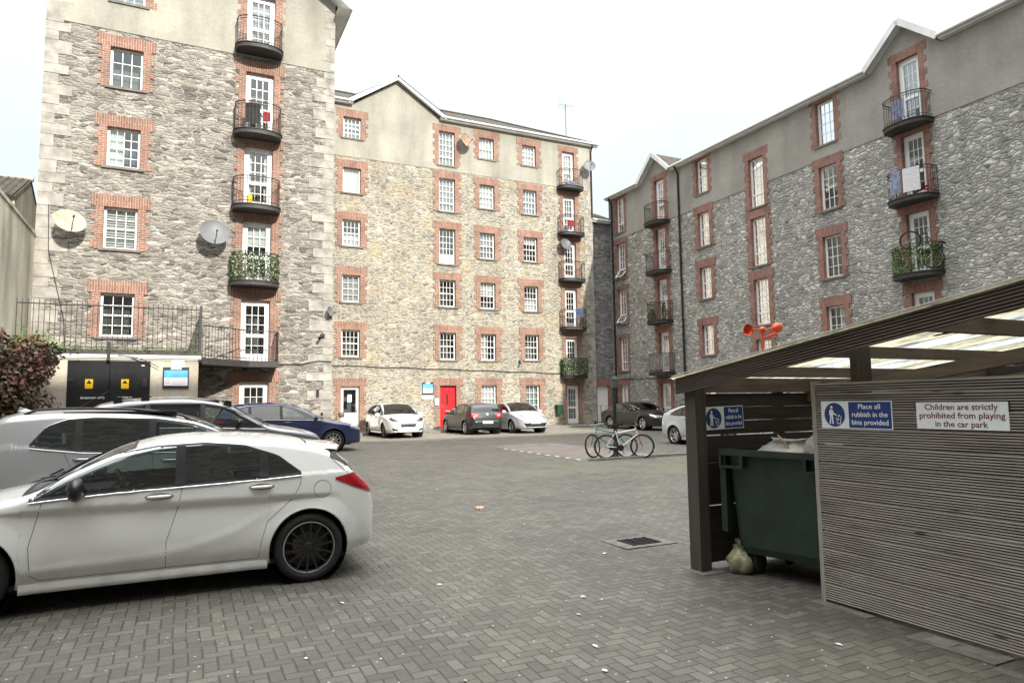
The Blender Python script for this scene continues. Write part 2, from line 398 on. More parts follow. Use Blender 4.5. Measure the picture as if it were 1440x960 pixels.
BR_L1, BR_L2 = (.31, .155, .108), (.235, .108, .077)
MORT = (.44, .40, .33)
M = dict(
    stone_left=stone_mat('rubble_grey_brown', [(.155, .143, .128), (.25, .23, .205), (.335, .308, .27), (.28, .257, .23), (.40, .368, .32), (.205, .186, .168)], (.46, .425, .368), big=(2.0, 6.0), small=(3.3, 10.5), mw=.095, contrast=1.1),
    stone_mid=stone_mat('rubble_buff', [(.20, .188, .165), (.29, .268, .228), (.38, .35, .285), (.34, .316, .258), (.25, .236, .205), (.43, .40, .33)], (.55, .51, .42), big=(2.4, 6.0), small=(3.6, 10.5), mw=.15, tint=((.44, .31, .14), .9, .4), contrast=.7),
    stone_right=stone_mat('rubble_pale_grey', [(.25, .24, .222), (.33, .317, .292), (.40, .385, .355), (.29, .28, .26), (.47, .453, .42), (.35, .336, .31)], (.36, .345, .315), axis='y', big=(3.0, 5.8), small=(5.0, 9.5), mw=.14, pale=.13, contrast=.8),
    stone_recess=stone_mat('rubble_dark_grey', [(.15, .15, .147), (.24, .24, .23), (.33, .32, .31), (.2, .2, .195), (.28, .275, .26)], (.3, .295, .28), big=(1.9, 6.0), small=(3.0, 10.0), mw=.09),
    render=render_mat('weathered_render', (.36, .342, .29), .22),
    render_right=render_mat('grey_render', (.31, .292, .262), .12, (.24, .245, .2)),
    cream=render_mat('cream_render', (.56, .5, .4), .3),
    concrete=render_mat('stained_concrete', (.55, .52, .42), .5, (.3, .33, .2)),
    brick=brick_mat('red_brick', BR_L1, BR_L2, MORT),
    soldier=brick_mat('red_brick_soldier', BR_L1, BR_L2, MORT, soldier=True),
    brick_r=brick_mat('dark_red_brick', (.31, .145, .11), (.23, .105, .085), (.3, .25, .21), axis='y'),
    soldier_r=brick_mat('dark_red_brick_soldier', (.31, .145, .11), (.23, .105, .085), (.3, .25, .21), axis='y', soldier=True),
    quoin=plain('limestone', (.33, .31, .275), .88, var=.38, vscale=2.2, bmp=.008, bscale=18),
    upvc=plain('white_upvc', (.82, .82, .80), .32),
    fascia=plain('white_fascia', (.72, .72, .70), .5, var=.12, vscale=1.5),
    sill=plain('sill_stone', (.17, .15, .135), .85, var=.25, vscale=5, bmp=.004),
    slate=plain('roof_slate', (.075, .07, .06), .95, spec=.1, var=.3, vscale=4, bmp=.01, bscale=14),
    moss=plain('moss', (.14, .16, .04), .95, var=.5, vscale=12, bmp=.01, bscale=50),
    room=plain('dark_room', (.17, .168, .162), .9, var=.4, vscale=.8),
    glass=glass_mat('window_glass'),
    curtain=plain('white_curtain', (.74, .73, .70), .9, var=.1, vscale=9),
    lace=plain('grey_net_curtain', (.42, .44, .46), .9, var=.35, vscale=12),
    iron=plain('black_iron', (.022, .02, .02), .45, metal=0, var=.3, vscale=10),
    slabm=plain('balcony_slab', (.035, .032, .032), .6, var=.3),
    reddoor=plain('red_paint', (.55, .012, .02), .35, var=.08),
    black=plain('black_plastic', (.012, .012, .013), .4),
    blackgloss=plain('black_gloss_door', (.012, .013, .015), .3, var=.4, vscale=2),
    rubber=plain('rubber', (.018, .018, .018), .85, bmp=.003, bscale=60),
    chrome=plain('chrome', (.75, .75, .76), .12, metal=1),
    alloy=plain('alloy_silver', (.6, .6, .61), .25, metal=.9),
    alloy_black=plain('alloy_black', (.010, .010, .011), .3, coat=.3),
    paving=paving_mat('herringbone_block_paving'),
    tarmac=plain('worn_tarmac', (.115, .11, .102), .9, var=.25, vscale=1.2, bmp=.004, bscale=120),
    drainstone=plain('dirty_concrete', (.125, .12, .108), .9, var=.35, vscale=9),
    pinkpave=plain('red_paving', (.16, .135, .12), .85, var=.2, vscale=2, bmp=.004, bscale=60),
    kerb=plain('kerb_concrete', (.20, .192, .172), .9, var=.3, vscale=6, bmp=.006),
    linewhite=plain('worn_white_paint', (.6, .59, .55), .7, var=.3, vscale=20),
    woodd=wood_mat('dark_stained_timber', (.075, .055, .043), 'y', .2),
    woodx=wood_mat('brown_timber', (.10, .072, .05), 'x', .25),
    woody=wood_mat('brown_timber_rafter', (.15, .105, .07), 'y', .25),
    woodz=wood_mat('post_timber', (.055, .041, .034), 'z', .4),
    deck=wood_mat('weathered_grooved_deck', (.32, .275, .24), 'y', .6, dark=.45),
    groove=wood_mat('dirty_shaded_groove', (.010, .009, .008), 'y', .3),  # groove floors: dirt plus the grooves' shade painted in as near-black
    grooved=wood_mat('dirty_shaded_brown_groove', (.012, .009, .007), 'y', .1),  # fascia grooves, likewise with their shade put into the colour
    deckd=wood_mat('brown_grooved_deck', (.09, .062, .047), 'y', .15, dark=.45),
    trim=wood_mat('grey_timber_trim', (.27, .245, .21), 'z', .5),
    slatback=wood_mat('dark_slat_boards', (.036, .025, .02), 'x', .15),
    signblue=plain('sign_blue', (.010, .035, .19), .45),
    signwhite=plain('sign_white', (.78, .8, .82), .35, var=.05, vscale=30),
    signred=plain('sign_maroon', (.16, .008, .03), .5),
    signsky=plain('sign_sky_blue', (.10, .40, .75), .4, var=.25, vscale=4),
    navy=plain('sign_navy', (.02, .025, .05), .4),
    yellow=plain('sign_yellow', (.85, .52, .01), .45),
    cream_dish=plain('cream_dish', (.36, .31, .235), .6, var=.25, vscale=5),
    grey_dish=plain('grey_dish', (.13, .135, .14), .5, var=.1),
    rust_dish=plain('rust_dish', (.30, .20, .14), .7, var=.4, vscale=6),
    bin=plain('green_bin_plastic', (.013, .027, .016), .5, var=.35, vscale=4, bmp=.002, bscale=30),
    bagw=plain('white_plastic_bag', (.6, .58, .56), .35, var=.15, vscale=12, bmp=.03, bscale=16),
    bagg=plain('pale_green_bag', (.27, .27, .17), .32, var=.45, vscale=9, bmp=.03, bscale=16),
    orange=plain('orange_plastic', (.8, .1, .025), .4),
    card=plain('cardboard', (.5, .36, .25), .8),
    mist=plain('lamp_glass', (.12, .13, .13), .3),
    corr=plain('corrugated_sheet', (.68, .66, .52), .5, var=.25, vscale=2),
    paper=plain('paper_scrap', (.7, .69, .66), .8),
    greenwall=plain('green_plastic', (.01, .05, .03), .5),
    cloth_blue=plain('dark_blue_cloth', (.05, .07, .12), .9, var=.4, vscale=6),
    cloth_white=plain('striped_cloth', (.6, .58, .6), .9, var=.25, vscale=25),
    cloth_red=plain('red_cloth', (.28, .025, .035), .9, var=.2),
    cloth_dark=plain('dark_cloth', (.03, .028, .03), .9, var=.2),
    cloth_grey=plain('blue_grey_cloth', (.2, .23, .34), .9, var=.5, vscale=9),
    leaf_red=leaf_mat('photinia_leaf', (.045, .06, .025), (.10, .055, .04), (.27, .11, .09)),
    leaf_green=leaf_mat('green_leaf', (.03, .06, .015), (.07, .12, .02), (.17, .22, .05)),
    leaf_ivy=leaf_mat('ivy_leaf', (.015, .03, .012), (.05, .085, .03), (.28, .33, .2)),
    bark=plain('bark', (.07, .05, .035), .9, var=.3),
    seat=plain('seat_cloth', (.02, .02, .022), .8),
    lensred=plain('red_lens', (.4, .008, .02), .1, coat=1, var=.3, vscale=12),
    lensclear=plain('clear_lens', (.42, .44, .46), .08, metal=.4, coat=1, var=.4, vscale=18),
    plate=plain('number_plate', (.72, .73, .74), .4),
    teal=plain('teal_paint', (.03, .2, .15), .35, coat=.5),
    bikewhite=plain('white_bike_paint', (.75, .75, .73), .3, coat=.5),
    bikered=plain('red_bike_paint', (.4, .02, .03), .3, coat=.5),
    brass=plain('brass_plate', (.6, .42, .12), .35, metal=.8),
)
def carglass(name, tint, refl):
    m = glass_mat(name, tint, refl); return m
M['cglass'] = carglass('car_glass', (.55, .62, .60), .05)
M['pglass'] = plain('privacy_glass', (.006, .008, .008), .02, coat=1, spec=.9)
def paint(name, c, metal=.0, rough=.28, coat=1):
    m, nt, b = newmat(name)
    b.inputs['Base Color'].default_value = (*c, 1); b.inputs['Metallic'].default_value = metal
    b.inputs['Roughness'].default_value = rough; b.inputs['Coat Weight'].default_value = coat; b.inputs['Coat Roughness'].default_value = .03
    # road dirt towards the sills
    x, y, z = sep(coords())
    d = (1.0 - step(z, .18, .62)) * ramp(noise(coords(), 5, 5), [(.35, .0), (.7, .55)])
    lk(mix(c, tuple(q * .45 + .05 for q in c), d), b.inputs['Base Color'])
    lk(d * .4 + rough, b.inputs['Roughness'])
    return m
# ================================================================ buildings
class Face:
    """a facade: s runs along it, d sticks out towards the yard"""
    def __init__(s, kind, c, mats):
        s.kind = kind; s.c = c; s.mt = mats
    def P(s, a, z, d=0.0):
        return Vector((a, s.c - d, z)) if s.kind == 'V' else Vector((s.c - d, a, z))
    def box(s, mb, a0, z0, d0, a1, z1, d1, mi=0):
        p = s.P(a0, z0, d0); q = s.P(a1, z1, d1)
        mb.box(p.x, p.y, p.z, q.x, q.y, q.z, mi)

def wall_sheet(mb, F, s0, s1, z0, z1, holes, d=0.0, mi=0, extra_s=(), extra_z=()):
    ss = sorted(set([s0, s1] + [x for h in holes for x in (h[0], h[1]) if s0 < x < s1] + [x for x in extra_s if s0 < x < s1]))
    zs = sorted(set([z0, z1] + [x for h in holes for x in (h[2], h[3]) if z0 < x < z1]))
    for i in range(len(ss) - 1):
        for j in range(len(zs) - 1):
            cs = (ss[i] + ss[i + 1]) / 2; cz = (zs[j] + zs[j + 1]) / 2
            if any(h[0] < cs < h[1] and h[2] < cz < h[3] for h in holes): continue
            mb.add([F.P(ss[i], zs[j], d), F.P(ss[i + 1], zs[j], d), F.P(ss[i + 1], zs[j + 1], d), F.P(ss[i], zs[j + 1], d)], [(0, 1, 2, 3)], mi)

DEP = .13
def opening(F, root, o, brick, soldier):
    """o = (s0,s1,z0,z1,kind,opts)"""
    s0, s1, z0, z1, kind = o[:5]; op = o[5] if len(o) > 5 else {}
    w = s1 - s0; h = z1 - z0; fr = .075
    name = 'door' if kind in ('red', 'white', 'glazed') else ('glazed_door' if kind in ('french', 'tallglass') else 'window')
    f = MB(); g = MB()
    di = -DEP                       # frame face sits this far back
    def bar(a0, c0, a1, c1, d0=0, dd=.05): F.box(f, a0, c0, di + d0 - dd, a1, c1, di + d0)
    mat = M['upvc']; parts = []
    fw = fr if kind != 'french' else .10
    bar(s0, z0, s0 + fw, z1); bar(s1 - fw, z0, s1, z1); bar(s0 + fw, z1 - fw, s1 - fw, z1); bar(s0 + fw, z0, s1 - fw, z0 + fw)
    a0, a1, c0, c1 = s0 + fw, s1 - fw, z0 + fw, z1 - fw
    def muntins(x0, x1, y0, y1, nc, nr, t=.022):
        for i in range(1, nc):
            x = x0 + (x1 - x0) * i / nc; bar(x - t / 2, y0, x + t / 2, y1, -.012, .03)
        for j in range(1, nr):
            y = y0 + (y1 - y0) * j / nr
            xs = [x0 + (x1 - x0) * i / nc for i in range(nc + 1)]
            for i in range(nc): bar(xs[i] + (t / 2 if i else 0), y - t / 2, xs[i + 1] - (t / 2 if i < nc - 1 else 0), y + t / 2, -.013, .03)
    def pane(x0, x1, y0, y1):
        g.add([F.P(x0, y0, di - .03), F.P(x1, y0, di - .03), F.P(x1, y1, di - .03), F.P(x0, y1, di - .03)], [(0, 1, 2, 3)])
    if kind == 'sash':
        zm = z0 + h * .5; t = .045
        bar(a0, zm - t / 2, a1, zm + t / 2, .012, .06)
        nc = op.get('nc', 4); nr = op.get('nr', 2)
        muntins(a0, a1, c0, zm - t / 2, nc, nr); muntins(a0, a1, zm + t / 2, c1, nc, nr)
        pane(a0, a1, c0, c1)
    elif kind == 'grid':
        muntins(a0, a1, c0, c1, op.get('nc', 3), op.get('nr', 4)); pane(a0, a1, c0, c1)
    elif kind == 'plain':
        pane(a0, a1, c0, c1)
    elif kind == 'tall':             # grid light above a small hopper
        zm = z0 + h * .26; t = .07
        bar(a0, zm - t / 2, a1, zm + t / 2, .012, .06)
        nc = op.get('nc', 4); muntins(a0, a1, zm + t / 2, c1, nc, 4)
        pane(a0, a1, zm + t / 2, c1)
        if op.get('solid'): F.box(f, a0, c0, di - .05, a1, zm - t / 2, di - .01)
        elif op.get('open'):
            # hopper tilted out at its foot
            A = F.P(a0, zm - .03, di + .01); B = F.P(a1, zm - .03, di + .01); C_ = F.P(a1, c0, di + .34); D = F.P(a0, c0, di + .34)
            for p, q in ((A, B), (B, C_), (C_, D), (D, A)): f.beam(p, q, .04, .04, up=(.3, .3, .9))
            for i in (1, 2):
                f.beam(A.lerp(B, i / 3), D.lerp(C_, i / 3), .02, .02)
            g.add([A, B, C_, D], [(0, 1, 2, 3)])
        else:
            muntins(a0, a1, c0, zm - t / 2, nc, 1); pane(a0, a1, c0, zm - t / 2)
    elif kind == 'french':
        zm = z0 + h * .42; t = .12
        # inner leaf
        l = .07
        bar(a0, c0, a0 + l, c1, .01); bar(a1 - l, c0, a1, c1, .01); bar(a0 + l, c1 - .09, a1 - l, c1, .01); bar(a0 + l, c0, a1 - l, c0 + .16, .01)
        b0, b1, e0, e1 = a0 + l, a1 - l, c0 + .16, c1 - .09
        bar(b0, zm - t / 2, b1, zm + t / 2, .01)
        muntins(b0, b1, zm + t / 2, e1, 3, 3)
        if op.get('low', 1): muntins(b0, b1, e0, zm - t / 2, 3, 2)
        pane(b0, b1, e0, e1)
        F.box(f, a0 + .01, zm + .05, di + .01, a0 + .05, zm + .2, di + .05)
        if op.get('open'):
            pass
    elif kind == 'white':
        F.box(f, a0, c0, di - .05, a1, c1, di - .008)
        for j in range(3): bar(a0 + .1, c0 + .2 + j * (c1 - c0 - .3) / 3, a1 - .1, c0 + .14 + (j + 1) * (c1 - c0 - .3) / 3, .004, .02)
    elif kind == 'glazed':
        zm = z0 + h * .43
        F.box(f, a0, c0, di - .05, a1, zm, di - .008)
        bar(a0, zm, a0 + .07, c1, -.008); bar(a1 - .07, zm, a1, c1, -.008); bar(a0 + .07, c1 - .09, a1 - .07, c1, -.008)
        pane(a0 + .07, a1 - .07, zm, c1 - .09)
    elif kind == 'red':
        mat = M['reddoor']
        F.box(f, a0, c0 - fw, di - .05, a1, c1, di - .01)
        for (x0, x1, y0, y1) in ((.08, .40, .06, .30), (.60, .92, .06, .30), (.08, .40, .36, .58), (.60, .92, .36, .58), (.08, .38, .64, .78), (.62, .92, .64, .78), (.08, .92, .86, .95)):
            bar(a0 + (a1 - a0) * x0, c0 + (c1 - c0) * y0, a0 + (a1 - a0) * x1, c0 + (c1 - c0) * y1, .008, .02)
    win = f.build(name, mat, root)
    if g.v: g.build('pane', M['glass'], win)
    if kind == 'red':
        k = MB(); cx = (a0 + a1) / 2
        F.box(k, cx - .05, z0 + h * .56, di - .01, cx + .05, z0 + h * .80, di + .004); k.build('vision_panel', M['black'], win)
        k = MB(); F.box(k, cx - .13, z0 + h * .38, di - .01, cx + .13, z0 + h * .425, di + .012); k.build('letter_plate', M['brass'], win)
        k = MB(); F.box(k, s0 + .11, z0 + h * .46, di, s0 + .15, z0 + h * .56, di + .03); F.box(k, s0 + .11, z0 + h * .50, di + .03, s0 + .24, z0 + h * .515, di + .06); k.build('handle', M['chrome'], win)
    if kind == 'glazed':
        k = MB(); cx = (a0 + a1) / 2
        F.box(k, cx - .1, z0 + h * .66, di - .026, cx + .1, z0 + h * .82, di - .02); k.build('paper_notice', M['signwhite'], win)
    if kind in ('white', 'glazed', 'french'):
        k = MB(); hx = s1 - fw - .04 if kind != 'french' else a0 + .02
        F.box(k, hx - .015, z0 + 1.0 if kind != 'french' else z0 + h * .47, di + .0, hx + .015, (z0 + 1.0 if kind != 'french' else z0 + h * .47) + .16, di + .03)
        k.build('handle', M['chrome'], win)
    # sill
    if kind in ('sash', 'grid', 'tall', 'plain') and op.get('sill', 1):
        k = MB(); F.box(k, s0 - .13, z0 - .085, -.11, s1 + .13, z0 - .003, .07); k.build('sill', M['sill'], win)
    # reveals + brick dressing in one
    k = MB()
    for (x0, y0, x1, y1) in ((s0, z0, s0, z1), (s1, z1, s1, z0), (s0, z1, s1, z1), (s1, z0, s0, z0)):
        k.add([F.P(x0, y0, .012), F.P(x1, y1, .012), F.P(x1, y1, -DEP - .02), F.P(x0, y0, -DEP - .02)], [(0, 1, 2, 3)])
    jw0, jw1 = op.get('jamb', (.24, .35)); hh = op.get('head', .40)
    zb = op.get('zb', z0 - .04); top = z1
    D_ = .034
    if op.get('brick', 1):
        y = top; i = op.get('ph', 0)
        while y > zb + 1e-4:
            y2 = max(zb, y - .231); jw = (jw0, jw1)[i % 2]; i += 1
            if y - y2 > .02:
                j2 = jw + random.uniform(-.03, .03)
                F.box(k, s0 - jw, y2, -.02, s0 - .0005, y, D_ + (i % 2) * .001)
                F.box(k, s1 + .0005, y2, -.02, s1 + j2, y, D_ + (i % 2) * .001)
            y = y2
        win['_'] = 0; del win['_']
    k.build('brick_surround', brick, win)
    if op.get('brick', 1):
        k = MB(); F.box(k, s0 - jw1 - .02, z1 + .0008, -.02, s1 + jw1 + .02, z1 + hh, D_ + .002); k.build('brick_head', soldier, win)
    # what hangs behind the glass
    cu = op.get('cur')
    if cu:
        k = MB(); kk = 'curtain'; mt = M['lace'] if cu in ('lace', 'lacefull') else M['curtain']
        def sheet(x0, x1, y0, y1, d, wav=.02):
            N = 14; rows = []
            for yy in (y0, y1):
                rows.append([F.P(x0 + (x1 - x0) * t / N, yy, d + wav * math.sin(t * 2.4)) for t in range(N + 1)])
            k.grid(rows)
        if cu in ('full', 'lacefull'): sheet(s0 + .03, s1 - .03, z0 + .02, z1 - .02, di - .11)
        elif cu == 'blind': sheet(s0 + .03, s1 - .03, z0 + h * op.get('bl', .45), z1 - .02, di - .10, 0)
        elif cu == 'low': sheet(s0 + .03, s1 - .03, z0 + .02, z0 + h * .45, di - .11)
        elif cu == 'lace': sheet(s0 + .03, s1 - .03, z0 + .02, z1 - .02, di - .14)
        elif cu == 'sides': sheet(s0 + .03, s0 + w * .28, z0 + .02, z1 - .02, di - .13); sheet(s1 - w * .28, s1 - .03, z0 + .02, z1 - .02, di - .13)
        elif cu == 'left': sheet(s0 + .03, s0 + w * .5, z0 + .02, z1 - .02, di - .13)
        elif cu == 'slats':
            y = z0 + .05
            while y < z1 - .05: F.box(k, s0 + .05, y, di - .12, s1 - .05, y + .055, di - .10); y += .085
        k.build('curtain' if cu != 'slats' else 'blind', mt, win)
    return win

def balcony(F, root, s, z, hw=.8, straight=.28, bow=.42, h=.98, screen=None):
    def curve(off=0.0, n=18):
        pts = [(s - hw - off, 0.0)]
        for i in range(n + 1):
            t = PI - PI * i / n
            pts.append((s + (hw + off) * math.cos(t), straight + (bow + off) * math.sin(t) ** .8 if math.sin(t) > 0 else straight))
        pts.append((s + hw + off, 0.0)); return pts
    m = MB()
    pts = curve(.0)
    n = len(pts)
    for (zz0, zz1, off) in ((z - .17, z - .03, .0), (z - .03, z, .03)):
        pp = curve(off)
        top = [F.P(a, zz1, d) for a, d in pp]; bot = [F.P(a, zz0, d) for a, d in pp]
        m.add(bot + top, [tuple(range(n)), tuple(range(2 * n - 1, n - 1, -1))] + [(i, i + 1, n + i + 1, n + i) for i in range(n - 1)])
    slab = m.build('balcony', M['slabm'], root)
    r = MB(); pp = curve(-.03)
    # resample evenly for the uprights
    L = [0]
    for i in range(1, n): L.append(L[-1] + math.dist(pp[i], pp[i - 1]))
    def at(t):
        for i in range(1, n):
            if L[i] >= t - 1e-9:
                k = (t - L[i - 1]) / max(1e-9, L[i] - L[i - 1]); return (pp[i - 1][0] + (pp[i][0] - pp[i - 1][0]) * k, pp[i - 1][1] + (pp[i][1] - pp[i - 1][1]) * k)
        return pp[-1]
    N = 22
    for i in range(N + 1):
        a, d = at(L[-1] * i / N); r.tube([F.P(a, z, d), F.P(a, z + h, d)], .0085 if 0 < i < N else .018, 5)
    for zz, rr in ((z + h, .019), (z + h - .10, .011), (z + .10, .011)):
        r.tube([F.P(*(lambda q: (q[0], zz, q[1]))(at(L[-1] * i / 40))) for i in range(41)], rr, 6)
    r.build('railing', M['iron'], slab)
    if screen:
        k = MB(); nn = 60
        P1 = [F.P(*(lambda q: (q[0], z + .12, q[1]))(at(L[-1] * i / nn))) for i in range(nn + 1)]
        P2 = [p + Vector((0, 0, h - .14)) for p in P1]
        for i in range(nn):
            if i % 2 == 0: k.add([P1[i], P1[i + 1], P2[i + 1], P2[i]], [(0, 1, 2, 3)])
        k.build('reed_screen', M[screen], slab)
    return slab, at, L[-1]

def leaves(mb_pts, size, name, mat, parent=None, org=(0, 0, 0), jitter=1.0, tone=None):
    """many small folded leaves; mb_pts is a list of (point, outward)"""
    V = []; Fc = []; T = []
    for p, n in mb_pts:
        p = Vector(p); n = Vector(n) + Vector([random.gauss(0, .55) for _ in range(3)]) * jitter
        if n.length < .01: n = Vector((0, 0, 1))
        n.normalize(); a = n.cross(Vector([random.gauss(0, 1) for _ in range(3)])).normalized(); b = n.cross(a)
        L = size * random.uniform(.65, 1.35); w = L * .38
        i = len(V)
        V += [p, p + a * L * .5 + b * w + n * L * .06, p + a * L, p + a * L * .5 - b * w + n * L * .06]
        Fc += [(i, i + 1, i + 2), (i, i + 2, i + 3)]
        t = random.random() if tone is None else min(1, max(0, random.gauss(tone(p), .22)))
        T += [t] * 4
    me = bpy.data.meshes.new(name); me.from_pydata([tuple(Vector(v) - Vector(org)) for v in V], [], Fc)
    at = me.attributes.new('tone', 'FLOAT', 'POINT'); at.data.foreach_set('value', T)
    me.materials.append(mat); me.update()
    o = bpy.data.objects.new(name, me); col.objects.link(o)
    if parent is not None: o.parent = parent
    return o

def quoins(F, root, s, dirn, z0, z1, widths=(.30, .62), hgt=.30, d=.022):
    k = MB(); z = z0; i = 0
    while z < z1 - .05:
        hh = hgt * random.uniform(.8, 1.25); w = widths[i % 2] * random.uniform(.85, 1.2)
        e = min(z + hh - .012, z1)
        F.box(k, s, z, -.03, s + dirn * w, e, d + random.uniform(-.006, .008)); z += hh; i += 1
    return k.build('quoins', M['quoin'], root)

# ---------------------------------------------------------------- middle building
VM = 34.2; ZM = 17.4; SPLIT = 14.5
mid = thing('stone_building', 'buff stone apartment block with red door and rendered gable, across the end of the yard', 'building', (13.5, VM, .42))
FM = Face('V', VM, None)
b3 = dict(nr=2)
OM = []
def W_(*a): OM.append(a)
c1, c2, c3, c4, c5 = (7.15, 8.07), (12.33, 13.25), (14.71, 15.62), (17.42, 18.31), (20.08, 20.9)
W_(*c1, .45, 2.75, 'glazed', dict(zb=.45)); W_(*c1, 4.22, 5.58, 'sash'); W_(*c1, 6.98, 8.36, 'grid', dict(nc=3, nr=4, cur='slats')); W_(*c1, 9.85, 11.2, 'sash', dict(nc=4, cur='low'))
W_(*c1, 12.62, 13.92, 'plain', dict(cur='full')); W_(*c1, 15.5, 16.6, 'sash', dict(cur='lace'))
W_(*c2, .5, 2.78, 'red', dict(zb=.5)); W_(*c2, 4.15, 5.6, 'sash'); W_(*c2, 7.0, 8.45, 'sash'); W_(*c2, 9.33, 11.25, 'tall', dict(solid=1))
W_(*c2, 12.23, 14.05, 'tall', dict(open=0, cur='lacefull')); W_(*c2, 14.8, 16.7, 'tall', dict(cur='lacefull', head=.36))
W_(*c3, 1.35, 2.8, 'sash', dict(cur='full', nr=2)); W_(*c3, 4.15, 5.6, 'sash', dict(cur='left')); W_(*c3, 7.0, 8.45, 'sash', dict(cur='blind', bl=.55)); W_(*c3, 9.8, 11.25, 'sash', dict(cur='lace'))
W_(*c3, 12.65, 14.0, 'sash', dict(cur='full')); W_(*c3, 15.5, 16.7, 'sash', dict(cur='full', nr=1))
W_(*c4, .57, 2.8, 'grid', dict(nc=3, nr=6, cur='lace', zb=.57, sill=0)); W_(*c4, 4.2, 5.65, 'sash'); W_(*c4, 7.0, 8.43, 'sash', dict(cur='low')); W_(*c4, 9.85, 11.27, 'sash', dict(cur='blind', bl=.72))
W_(*c4, 12.62, 14.05, 'sash', dict(cur='lacefull')); W_(*c4, 15.5, 16.7, 'sash', dict(cur='full'))
fz = [3.35, 6.15, 8.98, 11.72, 14.5]
W_(*c5, .6, 2.77, 'french', dict(cur='lace', zb=.6, jamb=(.2, .28), head=.24))
for i, zf in enumerate(fz):
    W_(*c5, zf + .04, (5.54, 8.43, 11.18, 13.97, 16.72)[i], 'french', dict(zb=zf - .1 if i else 3.0, jamb=(.2, .28), head=.34 if i in (0, 4) else .30, cur=(None, None, 'sides', 'lacefull', 'full')[i]))
ML, MR = 4.98, 22.1
apx, ga, gb = 9.97, 7.7, 12.33
w = MB(); wall_sheet(w, FM, ML, MR, .2, SPLIT, [o for o in OM]);
# body behind: side and back
w.add([(MR, VM, .2), (MR, VM + 9, .2), (MR, VM + 9, ZM), (MR, VM, ZM)], [(0, 1, 2, 3)])
w.add([(ML, VM + 9, .2), (MR, VM + 9, .2), (MR, VM + 9, ZM), (ML, VM + 9, ZM)], [(0, 1, 2, 3)])
w.build('stone_wall', M['stone_mid'], mid)
w = MB(); wall_sheet(w, FM, ML, MR, SPLIT, ZM, OM, .02, extra_s=(ga, gb))
w.add([FM.P(ga, ZM, .02), FM.P(gb, ZM, .02), FM.P(apx, 18.98, .02)], [(0, 1, 2)])
w.add([FM.P(ML, SPLIT, .02), FM.P(MR, SPLIT, .02), FM.P(MR, SPLIT, 0), FM.P(ML, SPLIT, 0)], [(0, 1, 2, 3)])
w.build('rendered_wall', M['render'], mid)
w = MB(); w.add([FM.P(ML, .2, -.75), FM.P(MR, .2, -.75), FM.P(MR, ZM, -.75), FM.P(ML, ZM, -.75)], [(0, 1, 2, 3)])
for zf in [.5] + fz: F_ = zf; w.add([FM.P(ML, zf - .05, -.2), FM.P(MR, zf - .05, -.2), FM.P(MR, zf - .05, -.75), FM.P(ML, zf - .05, -.75)], [(0, 1, 2, 3)])
w.build('rooms', M['room'], mid)
for o in OM: opening(FM, mid, o, M['brick'], M['soldier'])
BM = [balcony(FM, mid, 20.5, zf - (0 if i else 0)) for i, zf in enumerate(fz)]
quoins(FM, mid, MR + .002, -1, .45, ZM - .05, (.28, .5), .3)
# roof: low slates, hipped at the right, with the cross gable
r = MB(); E0 = VM - .25; RZ = 20.0; RV = VM + 4.6
SLP = (RZ - ZM) / (RV - E0)
r.add([(ML, E0, ZM), (ga - .1, E0, ZM), (ga - .1, RV, RZ), (ML, RV, RZ)], [(0, 1, 2, 3)])
r.add([(gb + .1, E0, ZM), (22.5, E0, ZM), (17.6, RV, RZ), (gb + .1, RV, RZ)], [(0, 1, 2, 3)])
r.add([(ga - .1, VM + .1, ZM + SLP * .35), (gb + .1, VM + .1, ZM + SLP * .35), (gb + .1, RV, RZ), (ga - .1, RV, RZ)], [(0, 1, 2, 3)])
r.add([(22.5, E0, ZM), (22.5, VM + 9.4, ZM), (17.6, RV, RZ)], [(0, 1, 2)])
r.add([(ML, VM + 9.4, ZM), (22.5, VM + 9.4, ZM), (17.6, RV, RZ), (ML, RV, RZ)], [(3, 2, 1, 0)])
r.add([(ga - .35, E0 - .1, ZM + .1), (apx, E0 - .1, 19.16), (apx, RV - 1.2, 19.16), (ga - .35, VM + .2, ZM + .1)], [(0, 1, 2, 3)])
r.add([(gb + .3, E0 - .1, ZM + .1), (apx, E0 - .1, 19.16), (apx, RV - 1.2, 19.16), (gb + .3, VM + .2, ZM + .1)], [(3, 2, 1, 0)])
roof = r.build('roof', M['slate'], mid)
k = MB()
k.tube([(apx, E0 - .1, 19.19), (apx, RV - 1.2, 19.19)], .05, 6); k.tube([(ML, RV, RZ + .03), (17.6, RV, RZ + .03)], .07, 6); k.tube([(22.5, E0, ZM + .03), (17.6, RV, RZ + .03)], .06, 6)
k.build('ridge_tiles', M['slate'], roof)
for a0, a1 in ((ML, ga - .1), (gb + .05, 22.5)):
    k = MB()
    FM.box(k, a0, ZM - .14, .02, a1, ZM - .01, .24)
    k.tube([FM.P(a0, ZM - .02, .31), FM.P(a1, ZM - .02, .31)], .06, 8)
    k.build('gutter', M['fascia'], mid)
for q in ((ga - .36, ZM - .06), (gb + .36, ZM - .06)):
    k = MB()
    a = FM.P(q[0], q[1], .30); b = FM.P(apx, 19.1, .30)
    d = (b - a); n = Vector((-d.z, 0, d.x)).normalized() * .1
    for dd in (0,):
        k.add([a - n, b - n * .9, b + n, a + n, a - n + Vector((0, .06, 0)), b - n * .9 + Vector((0, .06, 0)), b + n + Vector((0, .06, 0)), a + n + Vector((0, .06, 0))],
              [(0, 1, 2, 3), (7, 6, 5, 4), (0, 4, 5, 1), (2, 6, 7, 3), (0, 3, 7, 4), (1, 5, 6, 2)])
    k.build('bargeboard', M['fascia'], mid)
k = MB()
